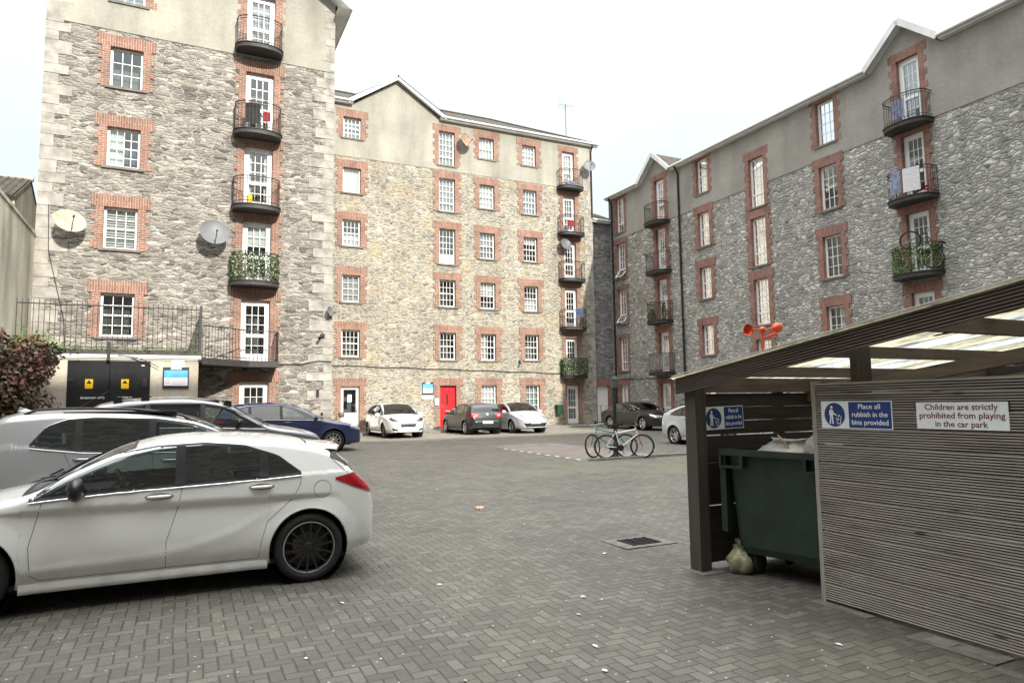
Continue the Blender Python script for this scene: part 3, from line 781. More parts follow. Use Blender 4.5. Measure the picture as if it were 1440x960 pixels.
for q in ((ga - .33, ZM - .1), (gb + .33, ZM - .1)):
    a = FM.P(q[0], q[1], .24); b = FM.P(apx, 19.02, .24); k.add([a, b, b + Vector((0, .26, 0)), a + Vector((0, .26, 0))], [(0, 1, 2, 3)])
k.build('soffit', M['fascia'], mid)
k = MB()
k.tube([FM.P(MR - .03, ZM - .1, .3), FM.P(MR - .03, ZM - .5, .08), FM.P(MR - .03, 12.9, .08)], .045, 8, mi=0); k.build('downpipe', M['iron'], mid)
k = MB()
pts = [FM.P(5.0, 3.82, .04)] + [FM.P(5 + i * .5, 3.82 - .012 * i + .02 * math.sin(i * 1.3), .04) for i in range(1, 30)] + [FM.P(19.75, 3.45, .04), FM.P(20.0, 3.2, .04), FM.P(20.02, 2.2, .04)]
k.tube(pts, .022, 5); k.build('cable', M['iron'], mid)
k = MB(); FM.box(k, ML, .2, .0, MR, .56, .09); k.build('plinth', M['kerb'], mid)
k = MB()
FM.box(k, 18.95, 12.35, .0, 19.2, 12.6, .015); FM.box(k, 14.1, 7.6, 0, 14.22, 7.7, .03); k.build('wall_vent', M['sill'], mid)
k = MB(); r2 = MB()
FM.box(k, 17.0, 4.05, .0, 17.08, 4.2, .12); k.obox(FM.P(17.04, 4.0, .18), (.04, 0, 0), (0, .1, .03), (0, 0, .03)); k.build('security_lamp', M['black'], mid)

# ---------------------------------------------------------------- left building
VL = 25.6
lef = thing('stone_building', 'tall grey-brown stone apartment block with quoined corners and four ironwork balconies, on the left', 'building', (.4, VL, .35))
FL = Face('V', VL, None)
OL = []
lc = (-2.43, -1.45); lb = (1.84, 2.80)
OL.append((*lc, 4.12, 5.55, 'sash', dict(nc=3)))
OL.append((*lc, 7.03, 8.42, 'grid', dict(nc=3, nr=4, cur='slats')))
OL.append((*lc, 9.80, 11.15, 'sash', dict(nc=4, cur='left')))
OL.append((*lc, 12.55, 13.93, 'grid', dict(nc=3, nr=3)))
OL.append((*lc, 15.55, 16.9, 'sash', dict(nc=3, cur='lace')))
OL.append((*lb, .5, 2.65, 'french', dict(zb=.5, head=.35)))
lf = [3.35, 6.15, 8.85, 11.56, 14.72]
for i, zf in enumerate(lf):
    OL.append((*lb, zf + .04, (5.55, 8.40, 11.15, 13.93, 16.9)[i], 'french', dict(zb=zf - .12 if i not in (0,) else 3.05, cur=(None, 'blind', 'sides', None, 'lace')[i], bl=.62, head=.42 if i in (3, 4, 0) else .36)))
LL, LR, ZL = -4.27, 5.0, 17.4
w = MB(); wall_sheet(w, FL, LL, LR, -.2, SPLIT, OL)
w.add([(LR, VL, 0), (LR, VM + 4, 0), (LR, VM + 4, ZL), (LR, VL, ZL)], [(0, 1, 2, 3)])
w.add([(LL, VL, 0), (LL, VM + 4, 0), (LL, VM + 4, ZL), (LL, VL, ZL)], [(3, 2, 1, 0)])
w.build('stone_wall', M['stone_left'], lef)
w = MB(); wall_sheet(w, FL, LL, LR, SPLIT, ZL, OL, .022)
w.add([FL.P(LL, ZL, .022), FL.P(LR, ZL, .022), FL.P((LL + LR) / 2, ZL + 3.3, .022)], [(0, 1, 2)])
w.add([FL.P(LL, SPLIT, .022), FL.P(LR, SPLIT, .022), FL.P(LR, SPLIT, 0), FL.P(LL, SPLIT, 0)], [(0, 1, 2, 3)])
w.build('rendered_wall', M['render'], lef)
w = MB(); w.add([FL.P(LL, 0, -.75), FL.P(LR, 0, -.75), FL.P(LR, ZL, -.75), FL.P(LL, ZL, -.75)], [(0, 1, 2, 3)])
for zf in [.5] + lf: w.add([FL.P(LL + .05, zf - .05, -.2), FL.P(LR - .05, zf - .05, -.2), FL.P(LR - .05, zf - .05, -.75), FL.P(LL + .05, zf - .05, -.75)], [(0, 1, 2, 3)])
w.build('rooms', M['room'], lef)
for o in OL: opening(FL, lef, o, M['brick'], M['soldier'])
BL = [balcony(FL, lef, 2.25, zf + (.0 if i != 3 else .0), hw=.80, straight=.30, bow=.5) for i, zf in enumerate(lf) if i > 0]
quoins(FL, lef, LL - .002, 1, .3, ZL, (.42, .75), .36)
quoins(FL, lef, LR + .002, -1, .3, 14.5, (.34, .78), .33)
quoins(FL, lef, LR + .003, -1, 14.55, ZL, (.18, .42), .33, .035)
r = MB(); mx = (LL + LR) / 2; OV = .55; sl = 3.3 / (LR - mx)
for sg, e in ((-1, LL), (1, LR)):
    x = e + sg * OV; zz = ZL - OV * sl
    r.add([(mx, VL - .6, ZL + 3.4), (x, VL - .6, zz + .1), (x, VM + 4.5, zz + .1), (mx, VM + 4.5, ZL + 3.4)], [(0, 1, 2, 3)])
r.build('roof', M['slate'], lef)
k = MB()
for sg, e in ((-1, LL), (1, LR)):
    x = e + sg * OV; zz = ZL - OV * sl
    k.box(min(x, x - sg * .04), VL - .6, zz - .16, max(x, x - sg * .04), VM + 4.4, zz + .06)
    k.add([(e, VL - .6, zz - .14), (x, VL - .6, zz - .14), (x, VM + 4.4, zz - .14), (e, VM + 4.4, zz - .14)], [(0, 1, 2, 3)])
    a = Vector((x, VL - .62, zz)); b = Vector((mx, VL - .62, ZL + 3.32)); k.beam(a, b, .03, .26, up=(0, 1, 0)) if False else k.add(
        [a + Vector((0, 0, -.16)), b + Vector((0, 0, -.16)), b + Vector((0, 0, .1)), a + Vector((0, 0, .1)), a + Vector((0, .04, -.16)), b + Vector((0, .04, -.16)), b + Vector((0, .04, .1)), a + Vector((0, .04, .1))],
        [(0, 1, 2, 3), (7, 6, 5, 4), (0, 4, 5, 1), (2, 6, 7, 3), (0, 3, 7, 4)])
    k.add([a + Vector((0, .04, -.15)), b + Vector((0, .04, -.15)), b + Vector((0, .62, -.15)), a + Vector((0, .62, -.15))], [(0, 1, 2, 3)])
k.build('bargeboard', M['fascia'], lef)
k = MB(); k.tube([FL.P(3.1, 3.28, .04), FL.P(3.9, 3.3, .04), FL.P(4.5, 3.42, .04), FL.P(5.0, 3.4, .04)], .02, 5)
k.build('cable', M['iron'], lef); k = MB(); k.tube([FL.P(-3.95, 8.3, .03), FL.P(-3.9, 6.8, .03), FL.P(-3.4, 4.6, .03), FL.P(-3.35, 3.6, .03)], .012, 5); k.build('cable', M['iron'], lef)
k = MB(); FL.box(k, 4.58, 4.3, 0, 4.72, 4.42, .12); k.tube([FL.P(4.6, 4.33, .1), FL.P(4.5, 4.22, .32)], [.03, .06], 8)
k.build('security_lamp', M['black'], lef)
k = MB(); FL.box(k, 4.45, 2.1, 0, 4.55, 2.38, .05); k.build('meter_box', M['black'], lef)
for j in range(3):
    k = MB(); FL.box(k, 4.62, 1.1 + j * .17, 0, 4.70, 1.2 + j * .17, .04); k.build('wall_fixing', M['black'], lef)
k = MB(); FL.box(k, .55, 6.32, 0, .72, 6.42, .02); k.build('wall_vent', M['sill'], lef)

# ---------------------------------------------------------------- lean-to store with terrace and walkway
stv = 23.4
st = thing('store_block', 'cream rendered store with railed roof terrace and big black double doors', 'building', (-1.7, stv, G(-1.7, stv)))
FS = Face('V', stv, None)
w = MB(); wall_sheet(w, FS, -5.2, .48, 0, 3.28, [(-2.97, -.84, .2, 3.2)])
w.add([(.48, stv, 0), (.48, VL, 0), (.48, VL, 3.28), (.48, stv, 3.28)], [(0, 1, 2, 3)])
w.build('rendered_wall', M['cream'], st)
k = MB(); k.box(-5.2, stv - .07, 3.284, .55, VL - .005, 3.40); k.box(-5.2, stv - .03, 3.24, .5, stv + .3, 3.28); k.build('terrace_slab', M['fascia'], st)
k = MB(); k.box(-4.2, stv - .10, 3.402, .58, VL - .01, 3.52); k.build('mossy_capping', plain('wet_felt', (.07, .065, .055), .8, var=.4), st)
pts = [((random.uniform(-4.2, .5), stv - .1 + random.uniform(-.03, .12), 3.5 + random.uniform(-.02, .05)), (0, -.5, .8)) for _ in range(1500)]
leaves(pts, .045, 'moss', M['leaf_green'], st, org=ORG[st.name])
k = MB(); k.tube([(-1.7 + i * .1, stv - .12, 3.36 - .003 * i * i) for i in range(12)], .012, 5); k.box(-1.98, stv - .16, 3.2, -1.9, stv - .08, 3.75); k.build('cable', M['iron'], st)
k = MB()
for a0, a1 in ((-2.97, -1.912), (-1.898, -.84)):
    k.box(a0, stv + .02, .2, a1, stv + .06, 3.2)
dd = k.build('double_door', M['blackgloss'], st)
k = MB()
for x in (-2.94, -.9):
    for zz in (.9, 2.6): k.box(x - .03, stv - .01, zz, x + .12 * (1 if x < -2 else -1), stv + .02, zz + .05)
k.box(-1.03, stv - .02, 2.42, -.93, stv + .02, 2.66); k.build('hinges', M['iron'], dd)
for i, x in enumerate((-2.52, -1.60)):
    k = MB(); k.box(x, stv + .005, 2.37, x + .20, stv + .02, 2.65); y = k.build('warning_sticker', M['yellow'], dd)
    k = MB(); k.add([(x + .10, stv + .003, 2.63), (x + .03, stv + .003, 2.52), (x + .17, stv + .003, 2.52)], [(0, 1, 2)]); k.build('black_mark', M['black'], y)
k = MB(); k.box(-1.08, stv + .012, 3.05, -1.0, stv + .02, 3.08); k.box(-1.06, stv + .012, 1.77, -1.0, stv + .02, 1.84); k.build('small_label', M['signwhite'], dd)
# railing of the terrace
def rail_run(k, pts, h, sp=.115, r=.0085, foot=.08, second=.1, rtop=.018):
    for a, b in zip(pts[:-1], pts[1:]):
        a = Vector(a); b = Vector(b); n = max(1, int((b - a).length / sp))
        for i in range(n + 1):
            p = a.lerp(b, i / n); k.tube([p + Vector((0, 0, .0)), p + Vector((0, 0, h + .03))], r, 5)
        for zz in (h - second, foot): k.tube([a + Vector((0, 0, zz)), b + Vector((0, 0, zz))], rtop if zz > foot else .012, 6)
k = MB(); zt = 3.52
rail_run(k, [(-4.25, stv - .02, zt), (.51, stv - .02, zt)], 1.4, .13)
rail_run(k, [(.51, stv - .02, zt), (.51, VL - .05, zt)], 1.4, .11)
k.box(.47, stv - .06, 3.2, .55, stv + .02, 4.95)
k.build('terrace_railing', M['iron'], st)
k = MB(); poly = [(.57, stv + .05), (2.06, 24.7), (3.03, 24.7), (3.03, VL), (.57, VL)]
k.prism(poly, 3.13, 3.34); k.build('walkway_slab', M['slabm'], st)
k = MB(); rail_run(k, [(.58, stv + .08, 3.34), (2.06, 24.73, 3.34), (3.0, 24.73, 3.34), (3.0, VL - .02, 3.34)], 1.02, .12, second=.0)
k.build('walkway_railing', M['iron'], st)

# ---------------------------------------------------------------- right building
UR = 23.5; ZR = 14.25; SPR = 11.55
rig = thing('stone_building', 'long shaded pale-grey stone block with a column of balconies, receding along the right side', 'building', (UR, 20.0, .4))
FR = Face('U', UR, None)
OR = []
jd = dict(jamb=(.20, .30), head=.38)
def R_(a, b, z0, z1, k, **o):
    d = dict(jd); d.update(o); OR.append((a, b, z0, z1, k, d))
for z0, z1, c, op_ in ((11.9, 14.0, 'lacefull', 0), (9.12, 11.24, None, 1), (6.4, 8.47, 'lace', 1), (3.62, 5.56, 'lacefull', 0)): R_(32.85, 33.7, z0, z1, 'tall', cur=c, open=op_, nc=3, head=.22, jamb=(.18, .25))
R_(32.95, 33.75, .5, 2.8, 'glazed', zb=.5, jamb=(.15, .2), head=.35)
rf = [3.35, 6.12, 8.83, 11.55]
R_(29.1, 29.92, .5, 2.75, 'french', zb=.5)
for zf, z1, c in zip(rf, (5.52, 8.42, 11.25, 14.0), (None, None, None, None)): R_(29.1, 29.92, zf + .04, z1, 'french', zb=zf - .3, cur=c, head=.3)
for z0, z1, c in ((12.25, 14.02, 'low'), (9.52, 11.25, 'lacefull'), (6.86, 8.45, 'lacefull'), (4.05, 5.54, 'lace'), (1.4, 2.8, None)): R_(25.68, 26.5, z0, z1, 'sash', nc=3, cur=c, head=.2 if z1 > 14 else .38)
for z0, z1, c in ((10.57, 12.86, 'lace'), (7.86, 10.07, 'lace'), (5.15, 7.24, 'lacefull'), (2.4, 4.5, 'lace')): R_(22.08, 22.95, z0, z1, 'tall', nc=3, cur=c)
for z0, z1, c in ((12.17, 13.98, 'lacefull'), (9.44, 11.26, None), (6.65, 8.36, None), (3.95, 5.49, 'left'), (1.3, 2.7, None)): R_(18.28, 19.13, z0, z1, 'grid', nc=3, nr=4, cur=c, head=.2 if z1 > 13.5 else .38)
for zf, z1, c in zip(rf, (5.5, 8.38, 11.25, 14.12), ('lacefull', None, None, 'lace')): R_(14.7, 15.53, zf + .04, z1, 'french', zb=zf - .3, cur=c, head=.32)
for s in (8.5, 5.4, 2.4, -.6, -3.6):
    for z0, z1 in ((1.3, 2.7), (3.95, 5.5), (6.7, 8.4), (9.45, 11.26), (12.2, 13.9)): R_(s, s + .85, z0, z1, 'grid', nc=3, nr=4, head=.2 if z1 > 13.5 else .38)
R0, R1 = -6.0, 34.45
w = MB(); wall_sheet(w, FR, R0, R1, .0, SPR, OR); w.add([(UR, R0, 0), (UR + 10, R0, 0), (UR + 10, R0, ZR), (UR, R0, ZR)], [(0, 1, 2, 3)])
w.add([(UR, R1, 0), (UR + 10, R1, 0), (UR + 10, R1, ZR), (UR, R1, ZR)], [(0, 1, 2, 3)])
w.add([(UR + 10, R0, 0), (UR + 10, R1, 0), (UR + 10, R1, ZR), (UR + 10, R0, ZR)], [(0, 1, 2, 3)]); w.build('stone_wall', M['stone_right'], rig)
w = MB(); ZG = ZR
wall_sheet(w, FR, 11.3, R1, SPR, ZG, OR, .022)
GD = ((15.2, 16.45, 14.0), (29.72, 30.95, 28.5))
for ap, g1, g0 in GD: w.add([FR.P(g0, ZG, .022), FR.P(g1, ZG, .022), FR.P(ap, 15.42, .022)], [(0, 1, 2)])
w.build('rendered_wall', M['render_right'], rig)
w = MB(); wall_sheet(w, FR, R0, 11.3, SPR, ZG, OR, 0); w.build('upper_stone_wall', M['stone_right'], rig)
w = MB(); w.add([FR.P(R0, 0, -.75), FR.P(R1, 0, -.75), FR.P(R1, ZR, -.75), FR.P(R0, ZR, -.75)], [(0, 1, 2, 3)])
for zf in [.5] + rf: w.add([FR.P(R0, zf - .05, -.2), FR.P(R1, zf - .05, -.2), FR.P(R1, zf - .05, -.75), FR.P(R0, zf - .05, -.75)], [(0, 1, 2, 3)])
w.build('rooms', M['room'], rig)
for o in OR: opening(FR, rig, o, M['brick_r'], M['soldier_r'])
BR1 = [balcony(FR, rig, 15.1, zf, hw=.80, straight=.3, bow=.5) for zf in rf[1:]]
BR2 = [balcony(FR, rig, 29.5, zf, hw=.80, straight=.3, bow=.5) for i, zf in enumerate(rf)]
quoins(FR, rig, 11.3, -1, SPR + .1, ZR - .1, (.45, .8), .42, .05)
k = MB(); random.seed(31)
for _ in range(16):
    zz = random.uniform(7.0, 11); ss = random.uniform(10.9, 11.7); FR.box(k, ss, zz, -.02, ss - random.uniform(.5, 1.0), zz + random.uniform(.22, .36), .02 + _ * .0013)
k.build('old_quoin_stones', M['quoin'], rig)
r = MB()
for q0, q1, off in ((R0 - .3, 14.0, -.3), (14.0, 16.45, .06), (16.45, 28.5, -.3), (28.5, 30.95, .06), (30.95, R1 + .3, -.3)):
    zz_ = ZR + .02 + (off + .3) * 2.38 / 5.3
    r.add([(UR + off, q0, zz_), (UR + off, q1, zz_), (UR + 5, q1, ZR + 2.4), (UR + 5, q0, ZR + 2.4)], [(0, 1, 2, 3)])
r.add([(UR + 10.3, R0 - .3, ZR + .02), (UR + 10.3, R1 + .3, ZR + .02), (UR + 5, R1 + .3, ZR + 2.4), (UR + 5, R0 - .3, ZR + 2.4)], [(3, 2, 1, 0)])
for ap, g1, g0 in GD:
    for g in (g0 - .15, g1 + .15): r.add([(UR - .36, g, ZR + .02), (UR - .36, ap, 15.52), (UR + 2.9, ap, 15.52), (UR + .1, g, ZR + .12)], [(0, 1, 2, 3)])
r.build('roof', M['slate'], rig)
for a0, a1 in ((R0, 13.82), (16.63, 28.32), (31.12, R1)):
    k = MB(); FR.box(k, a0, ZR - .14, .023, a1, ZR - .01, .26); k.tube([FR.P(a0, ZR - .02, .33), FR.P(a1, ZR - .02, .33)], .06, 8); k.build('gutter', M['fascia'], rig)
for ap, g1, g0 in GD:
    for g in (g0 - .2, g1 + .2):
        k = MB()
        a = FR.P(g, ZR - .05, .36); b = FR.P(ap, 15.48, .36); d = b - a; n = Vector((0, -d.z, d.y)).normalized() * .11
        if n.z < 0: n = -n
        o_ = Vector((.07, 0, 0))
        k.add([a - n, b - n, b + n, a + n, a - n + o_, b - n + o_, b + n + o_, a + n + o_], [(0, 1, 2, 3), (7, 6, 5, 4), (0, 4, 5, 1), (2, 6, 7, 3), (0, 3, 7, 4), (1, 5, 6, 2)])
        k.add([a - n, b - n, b - n + Vector((.36, 0, 0)), a - n + Vector((.36, 0, 0))], [(0, 1, 2, 3)])
        k.build('bargeboard', M['fascia'], rig)
for s, n_ in ((27.85, 'a'), (34.05, 'b')):
    k = MB(); k.tube([FR.P(s, ZR - .1, .3), FR.P(s, ZR - .45, .08), FR.P(s, .5, .08)], .055, 8)
    for zz in (3, 6, 9, 12): k.lathe([(.075, -.04), (.075, .04)], FR.P(s, zz, .08), n=10)
    k.build('downpipe', M['iron'], rig)
k = MB(); k.tube([FR.P(33.8 - i * .4, 3.12 - .006 * i, .03) for i in range(20)], .018, 5); k.build('cable', M['iron'], rig)
k = MB(); FR.box(k, 20.2, 2.0, 0, 20.5, 2.2, .04); k.build('wall_vent', M['sill'], rig)

# ---------------------------------------------------------------- low link between the two
VK = 34.42
lnk = thing('link_building', 'dark grey stone link with a plain white door, squeezed in the far right corner', 'building', (22.8, VK, .42))
FK = Face('V', VK, None)
OK_ = [(22.28, 23.12, .45, 2.77, 'white', dict(zb=.45, jamb=(.12, .17), head=.36))]
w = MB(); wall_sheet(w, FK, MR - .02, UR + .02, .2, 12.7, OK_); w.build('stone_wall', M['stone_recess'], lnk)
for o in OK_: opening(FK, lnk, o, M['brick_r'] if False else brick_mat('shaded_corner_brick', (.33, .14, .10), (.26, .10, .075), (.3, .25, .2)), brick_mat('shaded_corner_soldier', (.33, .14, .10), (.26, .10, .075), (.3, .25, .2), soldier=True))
k = MB(); k.box(MR, VK - .25, 12.66, UR, VK - .05, 12.8); k.tube([(MR, VK - .3, 12.79), (UR, VK - .3, 12.79)], .06, 8); k.build('gutter', M['fascia'], lnk)
k = MB(); k.add([(MR, VK - .25, 12.82), (UR + .6, VK - .25, 12.82), (UR + .6, VK + 5, 15.2), (MR, VK + 5, 15.2)], [(0, 1, 2, 3)]); k.build('roof', M['slate'], lnk)

# ---------------------------------------------------------------- unseen block added behind the photographer to shade the near half of the yard
VB = -3.2; ZB = 17.9
bak = thing('stone_building', 'added unseen stone block behind the viewer, shading the near half of the yard', 'building', (3, VB, 0))
class FaceB(Face):
    def P(s, a, z, d=0.0): return Vector((a, s.c + d, z))
FB = FaceB('V', VB, None)
OB = []
for i in range(9):
    for zf in (1.2, 4.0, 6.9, 9.7, 12.5, 15.2): OB.append((-22 + i * 4.6, -21.1 + i * 4.6, zf, zf + 1.4))
w = MB(); wall_sheet(w, FB, -26, 23.4, -.5, ZB, OB); w.build('stone_wall', M['stone_right'] if False else M['stone_left'], bak)
w = MB(); k = MB()
for (a, b, z0, z1) in OB:
    w.add([FB.P(a, z0, -.12), FB.P(b, z0, -.12), FB.P(b, z1, -.12), FB.P(a, z1, -.12)], [(0, 1, 2, 3)])
    for q in ((a, z0, a + .08, z1), (b - .08, z0, b, z1), (a + .08, z1 - .08, b - .08, z1), (a + .08, z0, b - .08, z0 + .08), (a + .08, (z0 + z1) / 2 - .03, b - .08, (z0 + z1) / 2 + .03)):
        p1 = FB.P(q[0], q[1], -.1); p2 = FB.P(q[2], q[3], -.05); k.box(*p1, *p2)
wn_ = k.build('window', M['upvc'], bak); tag(wn_, kind='stuff'); w.build('pane', M['pglass'], wn_)
w = MB(); w.add([(-26.3, VB + .3, ZB), (23.4, VB + .3, ZB), (23.4, VB - 5, ZB + 2.6), (-26.3, VB - 5, ZB + 2.6)], [(0, 1, 2, 3)])
w.add([(-26.3, VB - 10.3, ZB), (23.4, VB - 10.3, ZB), (23.4, VB - 5, ZB + 2.6), (-26.3, VB - 5, ZB + 2.6)], [(3, 2, 1, 0)]); w.build('roof', M['slate'], bak)
w = MB(); w.add([(-26, VB, -.5), (-26, VB - 10, -.5), (-26, VB - 10, ZB), (-26, VB, ZB)], [(0, 1, 2, 3)]); w.add([(-26, VB - 10, -.5), (23.4, VB - 10, -.5), (23.4, VB - 10, ZB), (-26, VB - 10, ZB)], [(0, 1, 2, 3)])
w.build('rear_wall', M['concrete'], bak)

# ---------------------------------------------------------------- boundary wall and neighbour on the left
bw = thing('boundary_wall', 'tall stained concrete wall running back to the left stone block', 'wall', (-4.35, 18, .2))
k = MB(); k.box(-4.75, 4.0, 0, -4.27, 25.55, 7.25); k.build('wall_panel', M['concrete'], bw)
k = MB(); k.box(-4.80, 4.0, 7.253, -4.24, 25.55, 7.36); k.build('coping', M['concrete'], bw)
nb = thing('neighbour_house', 'rendered gable of a tiled house rising over the boundary wall', 'house', (-7.4, 24, 0))
k = MB(); k.box(-10, 28.5, 0, -5.4, 33.4, 9.25)
k.add([(-5.4, 28.5, 9.25), (-5.4, 33.4, 9.25), (-5.4, 30.95, 10.5)], [(0, 1, 2)]); k.build('rendered_wall', M['concrete'], nb)
k = MB()
for i in range(20):
    u = -9.9 + i * .225; c_ = Vector((u + .11, 29.65, 9.87)); k.obox(c_, (.095, 0, 0), (0, 1.36, .695), (0, -.02, .04)); k.tube([(u, 28.3, 9.21), (u, 31.0, 10.59)], .055, 6)
k.add([(-10, 28.3, 9.17), (-5.36, 28.3, 9.17), (-5.36, 30.97, 10.54), (-10, 30.97, 10.54)], [(0, 1, 2, 3)]); k.add([(-10, 33.6, 9.17), (-5.36, 33.6, 9.17), (-5.36, 30.97, 10.54), (-10, 30.97, 10.54)], [(0, 1, 2, 3)])
k.build('tiled_roof', M['slate'], nb)
k = MB(); k.tube([(-10, 30.97, 10.58), (-5.3, 30.97, 10.58)], .09, 8); k.build('ridge_cap', M['concrete'], nb)
# ================================================================ ground
def sheet(name, u0, u1, v0, v1, mat, lift=0.0, nu=2, nv=2, us=None, vs=None):
    k = MB(); us = us or [u0 + (u1 - u0) * i / nu for i in range(nu + 1)]; vs = vs or [v0 + (v1 - v0) * i / nv for i in range(nv + 1)]
    k.grid([[Vector((u, v, G(u, v) + lift)) for u in us] for v in vs])
    o = k.build(name, mat); o.rotation_euler = (0, 0, TH); o['kind'] = 'structure'; return o
lin = lambda a, b, n: [a + (b - a) * i / n for i in range(n)]
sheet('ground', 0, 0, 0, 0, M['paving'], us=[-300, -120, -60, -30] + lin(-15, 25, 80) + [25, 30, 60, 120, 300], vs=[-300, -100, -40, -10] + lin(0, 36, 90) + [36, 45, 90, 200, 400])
sheet('parking_bay', 9.95, 12.6, 16.1, 22.6, M['pinkpave'], .004, 10, 24)
k = MB()
for i in range(9):
    v = 16.1 + i * .58; z = G(9.85, v) + .008
    k.add([(9.80, v, z), (9.90, v, z), (9.90, v + .26, z + .003), (9.80, v + .26, z + .003)], [(0, 1, 2, 3)])
o = k.build('bay_marking', M['linewhite']); o.rotation_euler = (0, 0, TH); o['kind'] = 'structure'
k = MB()
for i in range(6): 
    u = 9.9 + i * .95; k.box(u, 15.68, G(u, 15.7) - .02, u + .94, 15.80, G(u, 15.7) + .07)
o = k.build('kerb', M['kerb']); o.rotation_euler = (0, 0, TH); o['kind'] = 'structure'
sheet('tarmac_strip', 5.1, 23.3, 32.7, 34.15, M['kerb'], .1, 20, 3)
k = MB()
for i in range(18): u = 5.1 + i; k.box(u, 32.6, G(u, 32.7) - .02, u + .985, 32.7, G(u, 32.7) + .104)
o = k.build('kerb', M['kerb']); o.rotation_euler = (0, 0, TH); o['kind'] = 'structure'

# drain grate
def gl(u, v): return G(u, v)
dr = lthing('drain_grate', 'iron drain grate in a worn concrete surround, alone on the paving', 'drain', (4.97, 6.85, G(4.97, 6.85)), rot=math.radians(0))
k = MB(); k.prism([(-.36, -.27), (.36, -.27), (.36, .27), (-.36, .27)], .001, .008); k.build('surround', M['drainstone'], dr)
k = MB(); k.box(-.2, -.17, .0085, .2, .17, .013); fr_ = k.build('frame', M['black'], dr)
k = MB()
for i in range(4): k.box(-.2 + i * .127, -.17, .0135, -.182 + i * .127, .17, .02)
for i in range(9): k.box(-.2, -.165 + i * .038, .0135, .2, -.15 + i * .038, .017)
k.build('grating', M['alloy_black'], dr)
mh = lthing('access_cover', 'small sunken access cover in a concrete slab beside the grooved screen', 'cover', (4.82, 3.03, G(4.82, 3.03)))
k = MB(); k.prism([(-.11, -.30), (.11, -.30), (.11, .30), (-.11, .30)], .001, .008); k.build('surround', M['drainstone'], mh)
k = MB(); k.box(-.07, .02, .0085, .07, .2, .012); k.build('cover_plate', M['sill'], mh)
# scraps of litter
random.seed(12)
base_lit = []
for j in range(4):
    k = MB(); n = random.randint(5, 7); rr = .02
    vs_ = [(math.cos(2 * PI * i / n) * rr * random.uniform(.5, 1.5) * 1.5, math.sin(2 * PI * i / n) * rr * random.uniform(.4, 1.2), random.uniform(.002, .008)) for i in range(n)]
    vs_.append((0, 0, .012)); k.add(vs_, [(i, (i + 1) % n, n) for i in range(n)])
    base_lit.append(k.build('litter_scrap', M['paper']))
spots = [(1.3, 4.7), (3.0, 4.9), (3.5, 4.3), (2.4, 3.9), (1.9, 3.4), (4.1, 5.1), (.7, 4.4), (.2, 3.9), (3.6, 7.6), (4.2, 8.6), (5.2, 10.1), (6.6, 12.5), (7.2, 9.5), (2.9, 6.2), (3.3, 5.6), (2.0, 5.6), (9.4, 13.4), (10.6, 12.2), (1.0, 5.3), (-.3, 5.0), (-.9, 4.5), (1.7, 4.1), (2.7, 4.4), (3.9, 3.7), (4.3, 4.3), (.3, 4.9), (-.1, 4.3), (2.2, 5.0), (5.9, 14.8), (4.0, 11.2), (12.6, 19.0), (3.1, 9.2)]
random.seed(44)
spots += [(random.uniform(-1.5, 4.4), random.uniform(3.2, 6.3)) for _ in range(26)] + [(random.uniform(2.5, 9), random.uniform(6, 15)) for _ in range(22)]
for i, (u, v) in enumerate(spots):
    o = base_lit[i] if i < 4 else base_lit[i % 4].copy()
    if i >= 4: col.objects.link(o)
    o.location = W(u + random.uniform(-.1, .1), v + random.uniform(-.1, .1), G(u, v) + .004); o.rotation_euler = (0, 0, random.uniform(0, 6)); s_ = random.choice([.25, .3, .35, .45, .5, .7, 1.1]) ; o.scale = (s_, s_, 1)
    tag(o, 'small pale scrap of litter trodden on the block paving', 'litter', 'scraps of litter on the paving')
k = MB()
for i in range(5):
    a = i * 1.3; k.obox((.03 * math.cos(a), .02 * math.sin(a), .02), (.04, .01 * i % 3, 0), (0, .025, .01), (0, .004, .012))
solo(k, 'crumpled_rag', M['card'], 'crumpled dark grey and white rag lying mid-yard, larger than the scraps', 'rag', (4.25, 10.0, G(4.25, 10.0)))
# ================================================================ cars
def interp(pts, x):
    """monotone cubic through (x, y) points"""
    n = len(pts)
    if x <= pts[0][0]: return pts[0][1]
    if x >= pts[-1][0]: return pts[-1][1]
    i = 0
    while pts[i + 1][0] < x: i += 1
    def sl(j): return (pts[j + 1][1] - pts[j][1]) / (pts[j + 1][0] - pts[j][0])
    def tg(j):
        if j == 0: return sl(0)
        if j == n - 1: return sl(n - 2)
        a, b = sl(j - 1), sl(j)
        return 0 if a * b <= 0 else 2 * a * b / (a + b)
    h = pts[i + 1][0] - pts[i][0]; t = (x - pts[i][0]) / h
    m0, m1 = tg(i), tg(i + 1)
    return ((2 * t ** 3 - 3 * t * t + 1) * pts[i][1] + (t ** 3 - 2 * t * t + t) * h * m0 + (-2 * t ** 3 + 3 * t * t) * pts[i + 1][1] + (t ** 3 - t * t) * h * m1)
def linp(pts, x):
    if x <= pts[0][0]: return pts[0][1]
    for a, b in zip(pts[:-1], pts[1:]):
        if x <= b[0]: return a[1] + (b[1] - a[1]) * (x - a[0]) / (b[0] - a[0])
    return pts[-1][1]

